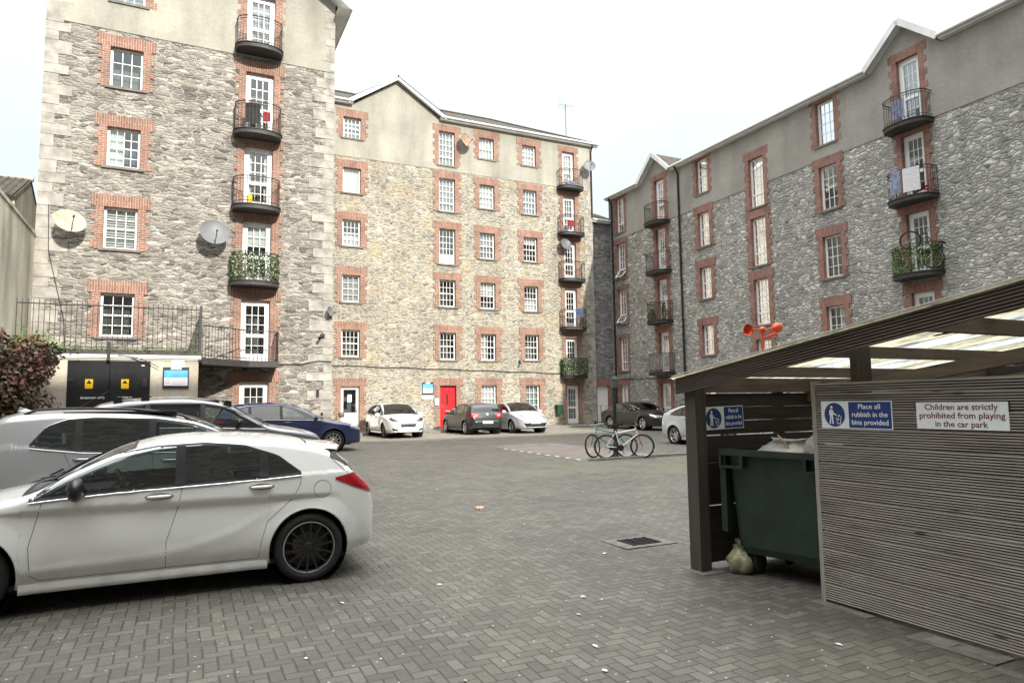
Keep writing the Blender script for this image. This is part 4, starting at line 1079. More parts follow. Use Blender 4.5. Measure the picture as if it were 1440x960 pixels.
def car_wheel(root, s, y, S, side):
    """s distance from the front, y signed"""
    r = S['r']; L = S['L']; x = L / 2 - s; w = .215
    k = MB(); rr = r * S.get('rimf', .70)
    prof = [(rr, -w * .42), (rr + .02, -w / 2), (r - .035, -w / 2), (r - .008, -w * .42), (r, -w * .25), (r, w * .25), (r - .008, w * .42), (r - .035, w / 2), (rr + .02, w / 2), (rr, w * .42)]
    ax = Vector((0, side, 0))
    k.lathe(prof, (x, y, r), ax, 40)
    for j in range(3):
        q = (-.045, 0, .045)[j]
        k.lathe([(r + .0006, q - .004), (r - .01, q), (r + .0006, q + .004)], (x, y, r), ax, 40)
    t = k.build('wheel', M['rubber'], root)
    k = MB(); o = Vector((x, y, r)); d = .07
    k.lathe([(rr + .004, .095), (rr - .012, .098), (rr - .02, .08), (rr - .03, -.06), (rr - .03, -.09)], o, ax, 40)
    k.lathe([(.055, .062), (.05, .075), (.02, .082), (0, .083)], o, ax, 20)
    ns = S.get('spokes', 5); sw = S.get('spw', .05)
    for j in range(ns):
        a = 2 * PI * j / ns + .3
        for da in (S.get('split', (0,))):
            u0_ = Vector((math.cos(a), 0, math.sin(a))); u1_ = Vector((math.cos(a + da), 0, math.sin(a + da)))
            p0 = o + u0_ * .045 + ax * .066; p1 = o + u1_ * (rr - .015) + ax * .082
            k.beam(p0, p1, sw, .022, up=ax)
    m = M[S.get('rim', 'alloy')]
    rim = k.build('rim', m, t)
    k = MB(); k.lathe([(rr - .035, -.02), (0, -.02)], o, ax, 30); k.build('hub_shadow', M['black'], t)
    k = MB(); k.lathe([(r * .42, .0), (r * .42, .02), (.05, .02)], o, ax, 24)
    k.box(x + r * .18, y + side * .0, r - .05, x + r * .45, y + side * .05, r + .08); k.build('brake_disc', M['alloy'] if S.get('rim') != 'alloy_black' else M['sill'], t)
    if S.get('rimedge'):
        k = MB(); k.lathe([(rr + .003, .095), (rr - .004, .101), (rr - .008, .098)], o, ax, 48); k.build('polished_edge', M['alloy'], t)

def make_car(name, label, cat, pos, heading, S):
    """pos = (u, v) of the middle of the car; heading = angle of its nose from +u"""
    L, Wd, H = S['L'], S['W'], S['H']; r = S['r']; sa, sb = S['ax']
    top = S['top']; zb = S['zb']; zt = S['zt']
    root = lthing(name, label, cat, (pos[0], pos[1], G(*pos) + S.get('lift', 0)), rot=heading, group=None)
    hw0 = Wd / 2
    body_m = S['paint']
    R = r + .045
    a_len = S.get('nose', .95); a_k = S.get('nosek', .26); b_len = .7; b_k = S.get('tailk', .17)
    belt0 = zb[0][1]
    def belt(s):
        return interp(zb, s)
    def plan(s):
        p = 1.0
        if s < a_len: p -= a_k * ((a_len - s) / a_len) ** 2.6
        if s > L - b_len: p -= b_k * ((s - L + b_len) / b_len) ** 2.4
        if s < .10: p -= .17 * (1 - math.sqrt(max(0, 1 - (1 - s / .10) ** 2)))
        if s > L - .10: p -= .16 * (1 - math.sqrt(max(0, 1 - (1 - (L - s) / .10) ** 2)))
        return p
    def yside(s, z):
        p = plan(s) * hw0; b = belt(s)
        t = (z - .62) / .5
        if z < .62: y = p * (1 - .10 * t * t) - (.03 * max(0, (.34 - z) / .15))
        else: y = p * (1 - .05 * t * t)
        if z > b:
            yb = p * (1 - .05 * ((b - .62) / .5) ** 2) - .012
            y = yb - (z - b) * S.get('tumble', .36) - .10 * max(0, z - b) ** 2
        # arches
        for c in (sa, sb):
            d = math.hypot(s - c, z - r)
            if d < R + .14: y += .022 * (1 - max(0, d - R) / .14) ** 1.0 * (1 if z < b else 0)
        for (s0, z0, s1, z1, amp, wd_) in S.get('crease', ()):
            if s0 - .2 < s < s1 + .2:
                zl = z0 + (z1 - z0) * (s - s0) / (s1 - s0) if not isinstance(z0, list) else interp(z0, s)
                f = sm(s, s0 - .2, s0 + .25) * (1 - sm(s, s1 - .25, s1 + .2)); dz = zl - z
                if 0 < dz < wd_: y -= amp * f * (1 - sm(dz, 0, wd_)) * sm(dz, 0, .028)
        return y
    def zbot(s):
        z = .205
        if s < .6: z = .205 + .05 * ((.6 - s) / .6) ** 2
        if s > L - .55: z = .205 + S.get('rlift', .10) * ((s - L + .55) / .55) ** 1.5
        for c in (sa, sb):
            if abs(s - c) < R: z = max(z, r + math.sqrt(max(0, R * R - (s - c) ** 2)))
        return z
    ss = [L * i / 150 for i in range(151)]
    for c in (sa, sb):
        ss = [x for x in ss if abs(abs(x - c) - R) > .012]
        for i in range(25):
            a = PI * i / 24; ss.append(c + R * math.cos(a) * .9999)
        ss += [c - R - .001, c + R + .001]
    ss += [.008, .02, .04, .06, L - .008, L - .02, L - .04, L - .06]
    ss = sorted(set(round(x, 5) for x in ss))
    ss = [x for i, x in enumerate(ss) if i == 0 or x - ss[i - 1] > .0004]
    NS, NA, NT = 30, 6, 9
    rr_ = S.get('edge', .075)
    def section(s):
        T = interp(top, s); cr = S.get('crown', .045) * plan(s); zb_ = min(zbot(s), T - .03)
        e = min(rr_, (T - zb_) * .4); zs = T - cr - e
        if zs < zb_ + .02: zs = zb_ + .02; e = max(.01, T - cr - zs)
        pts = []
        for i in range(NS + 1):
            z = zb_ + (zs - zb_) * i / NS; pts.append((yside(s, z), z))
        y0 = pts[-1][0]; ey = min(e * 1.5, y0 * .4); slope = (pts[-1][0] - pts[-2][0]) / max(1e-6, pts[-1][1] - pts[-2][1])
        yc = y0 - ey + slope * e * .5
        for i in range(1, NA + 1):
            a = PI / 2 * i / NA
            pts.append((yc + (y0 + slope * e * math.sin(a) * .6 - yc) * math.cos(a), zs + (T - cr * 1.0 - zs) * math.sin(a)))
        y1 = pts[-1][0]
        for i in range(1, NT + 1):
            q = 1 - i / NT; pts.append((y1 * q, T - cr * q * q))
        return pts
    secs = [section(s) for s in ss]; n = len(secs[0]); full = 2 * n - 1
    V = []; 
    for s, sec in zip(ss, secs):
        x = L / 2 - s
        row = [(x, y, z) for y, z in sec] + [(x, -y, z) for y, z in reversed(sec[:-1])]
        V += row
    F_ = []
    for i in range(len(ss) - 1):
        for j in range(full - 1):
            a = i * full + j; F_.append((a, a + 1, a + full + 1, a + full))
    capf = tuple(range(full)); capr = tuple(reversed(range((len(ss) - 1) * full, len(ss) * full)))
    bvh = BVHTree.FromPolygons([Vector(v) for v in V], F_ + [capf, capr])
    def cast(o, d, off=.004):
        h, nn, _, _ = bvh.ray_cast(Vector(o), Vector(d).normalized())
        if h is None: return None
        if nn.dot(Vector(d)) > 0: nn = -nn
        return h + nn * off
    def side(s, z, sg=1, off=.004):
        x = L / 2 - s
        h = cast((x, sg * 2, z), (0, -sg, 0), off)
        return h if h is not None else Vector((x, sg * (yside(s, z) + off), z))
    def front(y, z, off=.004, back=False):
        h = cast(((-1 if back else 1) * (L), y, z), ((1 if back else -1), 0, 0), off)
        return h if h is not None else Vector(((-1 if back else 1) * L / 2 * .97, y, z))
    def radial(phi, z, off=.004, back=False, c=.9):
        cx = (-1 if back else 1) * (L / 2 - c); d = Vector((math.cos(phi) * (-1 if back else 1), math.sin(phi), 0))
        h = cast(Vector((cx, 0, z)) + d * 3, -d, off)
        return h if h is not None else Vector((cx, 0, z)) + d * .8
    def topp(s, y, off=.004):
        h = cast((L / 2 - s, y, 3), (0, 0, -1), off); return h if h is not None else Vector((L / 2 - s, y, H))
    # ---- openings
    wa, wb = zb[0][0], zb[-1][0]; frontend = S['pillars'][0]
    cowl, ws_top = S['ws']; rw0, rw1 = S['rw']
    def in_win(s, z, m=.03):
        if not (wa + m * 2 < s < wb - m): return False
        return interp(zb, s) + m < z < linp(zt, s) - m
    Fb = []; 
    for i in range(len(ss) - 1):
        s = (ss[i] + ss[i + 1]) / 2
        for j in range(full - 1):
            a = i * full + j
            cz = (V[a][2] + V[a + 1][2] + V[a + full][2] + V[a + full + 1][2]) / 4
            cy = (V[a][1] + V[a + full][1] + V[a + 1][1]) / 3
            jj = min(j, full - 2 - j)
            if jj < NS and s < frontend and in_win(s, cz): continue
            if jj >= NS + NA and cowl + .07 < s < ws_top - .05: continue
            Fb.append(F_[i * (full - 1) + j])
    Fb += [capf, capr]
    me = bpy.data.meshes.new('body'); me.from_pydata(V, [], Fb); me.materials.append(body_m)
    me.polygons.foreach_set('use_smooth', [len(f) == 4 for f in Fb]); me.update()
    body = bpy.data.objects.new('body', me); col.objects.link(body); body.parent = root; LOCAL.add(body.name)
    # ---- glass
    def sstrip(nm, f0, f1, s0, s1, mat, parent, off, n1=28, n2=8, lean=(0, 0)):
        for sg in (1, -1):
            rows = []
            for j in range(n2 + 1):
                row = []
                for i in range(n1 + 1):
                    t = i / n1; q = j / n2
                    s = (s0 + lean[0] * q) * (1 - t) + (s1 + lean[1] * q) * t
                    s = min(max(s, wa), wb)
                    lo, hi = f0(s), f1(s); row.append(side(s, lo + (max(hi, lo + .002) - lo) * q, sg, off))
                rows.append(row)
            k = MB(); k.grid(rows if sg == 1 else [list(reversed(r_)) for r_ in rows]); k.build(nm, mat, parent)
    lo = lambda s: interp(zb, s); hi = lambda s: linp(zt, s)
    # dark surround all round the side glass
    sur = MB()
    for sg in (1, -1):
        N = 44
        def ring(off_in, off_out, z0f, z1f):
            pass
        A = [side(wa + (wb - wa) * i / N, lo(wa + (wb - wa) * i / N) - .016, sg, .005) for i in range(N + 1)]
        B = [side(wa + (wb - wa) * i / N, min(lo(wa + (wb - wa) * i / N) + .034, hi(wa + (wb - wa) * i / N)), sg, .005) for i in range(N + 1)]
        sur.grid([A, B])
        A = [side(wa + (wb - wa) * i / N, hi(wa + (wb - wa) * i / N) + .014, sg, .005) for i in range(N + 1)]
        B = [side(wa + (wb - wa) * i / N, max(hi(wa + (wb - wa) * i / N) - .036, lo(wa + (wb - wa) * i / N)), sg, .005) for i in range(N + 1)]
        sur.grid([B, A])
        for q in (wa + .09,):
            sur.grid([[side(q - .09, lo(q - .09), sg, .0045), side(q, lo(q), sg, .0045)], [side(q - .09, hi(q - .09), sg, .0045), side(q + .05, hi(q + .05), sg, .0045)]])
    sur.build('window_surround', M['black'], body)
    if S.get('chrome'):
        k = MB()
        for sg in (1, -1):
            k.tube([side(wa + (wb - wa) * i / 40, lo(wa + (wb - wa) * i / 40) - .018, sg, .006) for i in range(41)], .007, 5)
            if S['chrome'] == 2: k.tube([side(wa + (wb - wa) * i / 40, hi(wa + (wb - wa) * i / 40) + .016, sg, .006) for i in range(41)], .007, 5)
        k.build('chrome_strip', M['chrome'], body)
    P_ = S['pillars']; leans = S.get('lean', [0] * len(P_))
    edges = [(wa, P_[0][0] if isinstance(P_[0], tuple) else P_[0])]
    cuts = [wa + .04] + list(P_) + [wb - .03]
    for i in range(len(cuts) - 1):
        g = .035
        s0 = cuts[i] + (g if i else 0); s1 = cuts[i + 1] - (g if i < len(cuts) - 2 else 0)
        sstrip('side_window', lambda s: lo(s) + .012, lambda s: hi(s) - .012, s0, s1, M['cglass'] if i == 0 else (M['pglass'] if S.get('privacy', 1) else M['pglass']), body, .008)
    for p in P_:
        sstrip('pillar', lambda s: lo(s) + .005, lambda s: hi(s) - .005, p - .04, p + .04, M['black'], body, .0095, 3, 6)
    def tsheet(nm, s0, s1, mat, inset, off, n1=12, n2=12, parent=body):
        rows = []
        for i in range(n1 + 1):
            s = s0 + (s1 - s0) * i / n1
            sec = section(s); yt = sec[NS + NA][0] + inset
            row = []
            for j in range(n2 + 1):
                q = -1 + 2 * j / n2; y = yt * q
                T = interp(top, s); cr = S.get('crown', .045) * plan(s)
                sl_ = (interp(top, s + .01) - interp(top, s - .01)) / .02
                nn = Vector((sl_, 0, 1)).normalized(); base = Vector((L / 2 - s, y, T - cr * (y / max(.05, sec[NS + NA][0])) ** 2))
                row.append(base + nn * off)
            rows.append(row)
        k = MB(); k.grid(rows); return k.build(nm, mat, parent)
    tsheet('windscreen', cowl + .02, ws_top - .01, M['cglass'], .02, .008)
    # black frit round the screen hides the cut edge
    k = MB()
    def tpt(s, f, off=.005):
        sec = section(s); y = sec[NS + NA][0]; T = interp(top, s); cr = S.get('crown', .045) * plan(s)
        return Vector((L / 2 - s, y * f, T - cr * f * f + off))
    for f0, f1 in ((-1.03, -.9), (.9, 1.03)):
        k.grid([[tpt(cowl + (ws_top - cowl) * i / 12, f0) for i in range(13)], [tpt(cowl + (ws_top - cowl) * i / 12, f1) for i in range(13)]])
    for s0, s1 in ((cowl - .04, cowl + .11), (ws_top - .10, ws_top + .01)):
        k.grid([[tpt(s0, -1 + 2 * j / 10) for j in range(11)], [tpt((s0 + s1) / 2, -1 + 2 * j / 10) for j in range(11)], [tpt(s1, -1 + 2 * j / 10) for j in range(11)]])
    k.build('screen_edge', M['black'], body)
    tsheet('rear_window', rw0, rw1, M['pglass'], -.02, .007)
    k = MB()      # wipers
    for q in (-.5, .12):
        k.beam(tpt(cowl + .0, q * 1.0, .03), tpt(cowl + .16, q + .62, .03), .02, .012)
    k.build('wiper', M['black'], body)
    # ---- under body, wheel wells, interior
    k = MB()
    k.box(-L / 2 + .35, -hw0 + .1, .19, L / 2 - .35, hw0 - .1, .24)
    for c in (sa, sb):
        for sg in (1, -1):
            k.lathe([(R - .002, 0), (R - .002, -.34), (.02, -.34)], (L / 2 - c, sg * (hw0 * plan(c) - .03), r), (0, sg, 0), 28)
    k.build('underbody', M['black'], body)
    k = MB()
    fx = lambda s: L / 2 - s
    zf = lo(P_[0]) - .03
    yi = hw0 - .14
    k.box(fx(wb - .1), -yi, .3, fx(cowl + .3), yi, .36)
    k.box(fx(wb + .02), -yi + .05, .36, fx(wb - .35), yi - .05, zf - .05)
    k.add([(fx(cowl + .1), -yi, interp(top, cowl) - .10), (fx(cowl + .1), yi, interp(top, cowl) - .10), (fx(cowl + .55), yi, zf - .04), (fx(cowl + .55), -yi, zf - .04),
           (fx(cowl + .1), -yi, .4), (fx(cowl + .1), yi, .4), (fx(cowl + .6), yi, .45), (fx(cowl + .6), -yi, .45)], [(0, 1, 2, 3), (4, 7, 6, 5), (3, 2, 6, 7), (0, 4, 5, 1), (0, 3, 7, 4), (1, 5, 6, 2)])
    for sg in (1, -1): k.box(fx(wb), sg * (yi - .0), .3, fx(wa + .3), sg * (yi + .03), lo((wa + wb) / 2) - .04)
    k.box(fx(wb - .3), -yi + .12, H - .11, fx(ws_top + .1), yi - .12, H - .09)
    k.build('interior', M['seat'], body)
    k = MB()
    sf = cowl + 1.15
    for (s0, sgn) in ((sf, 1), (sf, -1), (sf + .85, 1), (sf + .85, -1)):
        yc = sgn * .37
        k.obox((fx(s0 - .2), yc, .52), (.26, 0, .03), (0, .24, 0), (0, 0, .08))
        k.obox((fx(s0 + .14), yc, .82), (.07, 0, 0), (0, .23, 0), (-.08, 0, .30))
        k.obox((fx(s0 + .21), yc, 1.19), (.045, 0, 0), (0, .12, 0), (-.01, 0, .075))
    ws_ = Vector((fx(cowl + .66), -.37 if S.get('rhd', 1) else .37, zf - .05))
    nrm = Vector((-.85, 0, .5)).normalized()
    e1 = Vector((0, 1, 0)); e2 = nrm.cross(e1)
    k.tube([ws_ + (e1 * math.cos(2 * PI * i / 20) + e2 * math.sin(2 * PI * i / 20)) * .18 for i in range(20)], .016, 6, closed=True)
    k.beam(ws_ - e1 * .17, ws_ + e1 * .17, .05, .02); k.beam(ws_, ws_ - nrm * .25, .05, .05)
    k.build('seats', M['seat'], body)
    # ---- arch lips / cladding
    cl = S.get('clad')
    wd_ = .075 if cl else .02
    for c in (sa, sb):
        for sg in (1, -1):
            k = MB(); rows = [[], [], []]
            a0 = math.asin(max(-1, min(1, (.215 - r) / R)))
            for i in range(31):
                a = a0 + (PI - 2 * a0) * i / 30
                for q, (rad, off) in enumerate(((R - .001, .001), (R + .004, .008), (R + wd_, .006 if cl else .002))):
                    p = side(c + rad * math.cos(a), r + rad * math.sin(a), sg, off)
                    yy = sg * (abs(yside(c + rad * math.cos(a), r + rad * math.sin(a))) + off)
                    rows[q].append(Vector((L / 2 - (c + rad * math.cos(a)), yy, r + rad * math.sin(a))))
            k.grid(rows); k.build('arch_trim' if cl else 'arch_lip', M['black'] if cl else body_m, body)
    if cl:
        for sg in (1, -1):
            k = MB(); N = 20; s0, s1 = sa + R, sb - R
            k.grid([[Vector((L / 2 - (s0 + (s1 - s0) * i / N), sg * (yside(s0 + (s1 - s0) * i / N, z) + .006), z)) for i in range(N + 1)] for z in (.21, .26, .32, .36)]); k.build('side_cladding', M['black'], body)
    k = MB()          # sill
    for sg in (1, -1):
        s0, s1 = sa + R + .01, sb - R - .01; N = 16
        k.grid([[Vector((L / 2 - (s0 + (s1 - s0) * i / N), sg * (yside(s0 + (s1 - s0) * i / N, .23) + q), z)) for i in range(N + 1)] for q, z in ((-.10, .15), (.012, .165), (.02, .2), (.012, .245), (-.004, .26))])
    k.build('sill_panel', M['black'] if cl else body_m, body)
    # ---- shut lines
    def line(pts, sg, w=.0045):
        k = MB()
        pp = []
        for a, b in zip(pts[:-1], pts[1:]):
            n_ = max(2, int(math.dist(a, b) / .04))
            pp += [(a[0] + (b[0] - a[0]) * i / n_, a[1] + (b[1] - a[1]) * i / n_) for i in range(n_)]
        pp.append(pts[-1]); A = []; B = []
        for i, p in enumerate(pp):
            q = pp[min(i + 1, len(pp) - 1)]; o_ = pp[max(i - 1, 0)]
            dx, dz = q[0] - o_[0], q[1] - o_[1]; l = math.hypot(dx, dz) or 1
            nx, nz = -dz / l * w / 2, dx / l * w / 2
            A.append(side(p[0] + nx, p[1] + nz, sg, .0012)); B.append(side(p[0] - nx, p[1] - nz, sg, .0012))
        k.grid([A, B]); k.build('shut_line', M['black'], body)
    for sg in (1, -1):
        for ln in S['shut']: line(ln, sg)
    if S.get('cap'):
        cs, cz, cr_ = S['cap']; k = MB()
        for sg in (S.get('capside', 1),):
            A = [side(cs + cr_ * math.cos(2 * PI * i / 32), cz + cr_ * math.sin(2 * PI * i / 32), sg, .0015) for i in range(33)]
            B = [side(cs + (cr_ - .005) * math.cos(2 * PI * i / 32), cz + (cr_ - .005) * math.sin(2 * PI * i / 32), sg, .0015) for i in range(33)]
            k.grid([A, B])
        k.build('fuel_flap', M['sill'], body)
    # ---- handles, mirrors
    for sg in (1, -1):
        for (hs, hz) in S['handles']:
            k = MB(); cc_ = side(hs + .095, hz + .006, sg, 0)
            ring_ = [side(hs + .095 + .115 * math.cos(2 * PI * i / 24), hz + .004 + .03 * math.sin(2 * PI * i / 24), sg, .0015) for i in range(24)]
            k.add(ring_ + [cc_ + (ring_[0] - cc_) * 0 + Vector((0, sg * .0015, 0))], [(i, (i + 1) % 24, 24) for i in range(24)]); k.build('handle_recess_shade', M['sill'], body)  # flat dark patch painted as the shade of a handle recess
            k = MB(); p = side(hs, hz, sg, .02); q = side(hs + .19, hz + .004, sg, .02)
            k.tube([p - Vector((0, sg * .02, 0)), p.lerp(q, .15), p.lerp(q, .5) + Vector((0, sg * .006, 0)), p.lerp(q, .85), q - Vector((0, sg * .02, 0))], [.010, .015, .016, .015, .010], 8)
            k.build('door_handle', body_m if not S.get('chromeh') else M['chrome'], body)
        ms, mz = S['mirror']; k = MB(); p = side(ms, mz, sg, 0)
        q_ = S.get('mirs', 1.15); c_ = p + Vector((.02, sg * .14, .045))
        for nrow in range(1):
            prof = []
            for i in range(9):
                a = -PI / 2 + PI * i / 8; prof.append((math.cos(a), math.sin(a)))
            vs = []; n_ = 14
            for (rr2, h2) in prof:
                for j in range(n_):
                    t = 2 * PI * j / n_
                    vs.append(c_ + Vector((math.cos(t) * .055 * rr2 if math.cos(t) > 0 else math.cos(t) * .04 * rr2, h2 * .105 * sg, math.sin(t) * .07 * rr2)) * q_)
            fs = [(i * n_ + j, i * n_ + (j + 1) % n_, (i + 1) * n_ + (j + 1) % n_, (i + 1) * n_ + j) for i in range(8) for j in range(n_)]
            k.add(vs, fs, 0, True)
        k.beam(p + Vector((0, -sg * .02, -.0)), c_ - Vector((0, 0, .03)), .06, .03)
        k.build('mirror', S.get('mirm') or body_m, body)
    # ---- lights, grille, plates
    def patch(nm, fn, lower, upper, mat, off, n1=16, n2=6, both=True):
        """lower/upper are lists of (a, z)"""
        for sg in ((1, -1) if both else (1,)):
            rows = []
            for j in range(n2 + 1):
                row = []
                for i in range(n1 + 1):
                    t = i / n1
                    def pick(P):
                        x = t * (len(P) - 1); i0 = min(int(x), len(P) - 2); f = x - i0
                        return (P[i0][0] + (P[i0 + 1][0] - P[i0][0]) * f, P[i0][1] + (P[i0 + 1][1] - P[i0][1]) * f)
                    a, b = pick(lower), pick(upper); q = j / n2
                    row.append(fn((a[0] + (b[0] - a[0]) * q) * sg, a[1] + (b[1] - a[1]) * q, off))
                rows.append(row)
            k = MB(); k.grid(rows); k.build(nm, mat, body)
    for (nm, kind, lw, up_, mt_, off, both) in S['patches']:
        fn = {'f': lambda y, z, o: front(y, z, o), 'b': lambda y, z, o: front(y, z, o, True), 'rf': lambda y, z, o: radial(y, z, o), 'rb': lambda y, z, o: radial(y, z, o, True),
              's': lambda s_, z, o: side(abs(s_), z, 1 if s_ > 0 else -1, o)}[kind]
        patch(nm, fn, lw, up_, M[mt_] if isinstance(mt_, str) else mt_, off, both=both)
    if S.get('spoiler'):
        s0, s1, dz = S['spoiler']; k = MB(); rows = []
        wv = section(s0)[NS + NA][0] + .03
        for (s_, z_) in ((s0 - .12, interp(top, s0 - .12) + .003), (s0, interp(top, s0) + .006), (s1, interp(top, s0) + dz), (s1 + .005, interp(top, s0) + dz - .025), (s0 + .02, interp(top, s0) - .05)):
            rows.append([(L / 2 - s_ + (.05 if abs(j - 6) > 5 and s_ > s0 else 0), wv * (-1 + j / 6), z_ - .028 * (-1 + j / 6) ** 2 - (.03 if abs(j - 6) == 6 else 0)) for j in range(13)])
        k.grid(rows); k.build('spoiler', body_m, body)
    if S.get('rails'):
        k = MB()
        for sg in (1, -1):
            s0, s1 = S['rails']; pts = []
            for i in range(17):
                s_ = s0 + (s1 - s0) * i / 16; sec = section(s_); y = sec[NS + NA - 2][0] - .04
                pts.append((L / 2 - s_, sg * y, sec[NS + NA - 1][1] + (.04 if 0 < i < 16 else .0)))
            k.tube(pts, .017, 6)
        k.build('roof_rail', M['black'], body)
    if S.get('feet'):
        for s_ in S['feet']:
            for sg in (1, -1):
                k = MB(); sec = section(s_); y = sec[NS + NA - 2][0]; k.obox((L / 2 - s_, sg * (y - .02), sec[NS + NA][1] + .02), (.07, 0, 0), (0, .05, 0), (0, 0, .055)); k.obox((L / 2 - s_, sg * (y - .08), sec[NS + NA][1] + .07), (.04, 0, 0), (0, .06, 0), (0, 0, .02)); k.build('roof_bar_foot', M['black'], body)
    if S.get('fin'):
        k = MB(); s_ = S['fin']; z_ = interp(top, s_)
        k.add([(L / 2 - s_ + .1, -.02, z_), (L / 2 - s_ + .1, .02, z_), (L / 2 - s_ - .08, .02, z_), (L / 2 - s_ - .08, -.02, z_), (L / 2 - s_ - .06, 0, z_ + .065), (L / 2 - s_ - .0, 0, z_ + .04)], [(0, 1, 5), (1, 2, 4, 5), (2, 3, 4), (3, 0, 5, 4)]); k.build('aerial', body_m, body)
    # wheels: direct children of the car
    for c in (sa, sb):
        for sg in (1, -1):
            car_wheel(root, c, sg * (hw0 * plan(c) - .115), S, sg)
    return root

def hatch_shut(S_):
    pass

RL = 'lensred'; CLR = 'lensclear'
white = paint('white_car_paint', (.82, .83, .81), .0, .22); silver = paint('silver_car_paint', (.45, .46, .48), .55, .3)
grey_p = paint('grey_car_paint', (.17, .18, .19), .5, .3); blue_p = paint('navy_car_paint', (.028, .042, .115), .4, .28)
black_p = paint('black_car_paint', (.010, .010, .011), 0, .3, .45); dark_p = paint('charcoal_car_paint', (.022, .023, .023), .2, .3, .6); lsilver = paint('light_silver_car_paint', (.62, .64, .67), .4, .3)

# 1 -- the white hatchback that fills the left foreground
A = dict(L=4.24, W=1.79, H=1.435, r=.325, tailk=.24, ax=(.84, 3.54), paint=white, rim='alloy_black', spokes=14, spw=.02, rimedge=1, rimf=.745, chrome=1, mirm=M['blackgloss'],
         top=[(0, .56), (.03, .68), (.15, .77), (.5, .87), (.95, .955), (1.22, 1.01), (1.6, 1.20), (1.95, 1.345), (2.3, 1.42), (2.7, 1.435), (3.15, 1.41), (3.48, 1.36), (3.70, 1.30), (3.86, 1.20), (4.02, 1.03), (4.12, .94), (4.20, .82), (4.24, .62)],
         zb=[(1.27, .925), (1.7, .955), (2.4, .985), (3.0, 1.005), (3.46, 1.03)], zt=[(1.27, .93), (1.55, 1.12), (1.85, 1.26), (2.2, 1.325), (2.6, 1.34), (2.95, 1.305), (3.25, 1.20), (3.46, 1.035)],
         pillars=[2.40, 3.12], ws=(1.24, 2.02), rw=(3.76, 4.03), tumble=.34,
         shut=[[(1.36, .90), (1.33, .78), (1.28, .55), (1.30, .32), (1.36, .27)], [(2.42, .98), (2.39, .8), (2.30, .5), (2.30, .27)], [(3.46, 1.02), (3.45, .93), (3.38, .8), (3.15, .6), (3.1, .42), (3.08, .27)], [(1.36, .27), (3.08, .27)], [(3.98, .95), (3.93, 1.0), (3.82, 1.1), (3.72, 1.2)]],
         handles=[(2.14, .895), (3.0, .925)], mirror=(1.64, .965), mirs=1.45, cap=(3.66, .875, .085), capside=1, spoiler=(3.66, 3.87, -.012),
         crease=[(1.1, [(1.0, .84), (2.0, .835), (3.4, .83)], 3.7, 0, .034, .50), (1.2, [(1.2, .38), (2.3, .44), (2.8, .56), (3.2, .74), (3.5, .8)], 3.45, 0, -.010, .13)],
         patches=[('headlight', 'rf', [(.35, .60), (.75, .64), (1.02, .72)], [(.35, .72), (.75, .78), (1.02, .80)], CLR, .006, True), ('grille', 'f', [(-.4, .5), (.4, .5)], [(-.45, .68), (.45, .68)], 'black', .006, False),
                  ('tail_light', 'rb', [(.55, .79), (.72, .80), (.9, .87), (1.09, .955)], [(.55, .95), (.72, 1.0), (.9, 1.01), (1.09, .975)], RL, .007, True),
                  ('rear_side_glass', 'rb', [(.62, 1.0), (.85, 1.03), (1.10, 1.18)], [(.62, 1.12), (.80, 1.20), (1.04, 1.235)], 'black', .006, True),
                  ('plate', 'b', [(-.26, .60), (.26, .60)], [(-.26, .71), (.26, .71)], 'plate', .012, False)])
SUV = dict(L=4.6, W=1.855, H=1.70, r=.355, ax=(.93, 3.62), spokes=5, clad=1, rails=(2.1, 3.95), fin=4.05, chrome=2, edge=.09,
           top=[(0, .7), (.03, .86), (.15, .95), (.5, 1.03), (1.0, 1.10), (1.38, 1.17), (1.8, 1.40), (2.1, 1.52), (2.45, 1.595), (2.9, 1.645), (3.5, 1.66), (4.0, 1.63), (4.2, 1.58), (4.33, 1.45), (4.45, 1.2), (4.53, 1.05), (4.58, .85), (4.6, .62)],
           zb=[(1.42, 1.05), (2.5, 1.10), (3.2, 1.12), (3.85, 1.20)], zt=[(1.42, 1.06), (1.75, 1.29), (2.1, 1.42), (2.5, 1.49), (3.2, 1.52), (3.5, 1.50), (3.7, 1.42), (3.85, 1.22)],
           pillars=[2.56, 3.36], ws=(1.40, 2.18), rw=(4.2, 4.47), tumble=.30,
           shut=[[(1.42, 1.03), (1.38, .6), (1.42, .3)], [(2.56, 1.1), (2.5, .7), (2.5, .3)], [(3.5, 1.12), (3.42, .95), (3.16, .7), (3.12, .3)]], handles=[(2.25, .98), (3.2, 1.03)], mirror=(1.68, 1.08),
           patches=[('headlight', 'rf', [(.35, .80), (.8, .82), (1.0, .88)], [(.35, .92), (.8, .95), (1.0, .95)], CLR, .006, True), ('grille', 'f', [(-.45, .62), (.45, .62)], [(-.5, .86), (.5, .86)], 'black', .006, False),
                    ('tail_light', 'rb', [(.25, .98), (.62, .98)], [(.25, 1.1), (.62, 1.10)], RL, .006, True), ('plate', 'f', [(-.26, .5), (.26, .5)], [(-.26, .61), (.26, .61)], 'plate', .01, False)])
def V_(base, **k): d = dict(base); d.update(k); return d
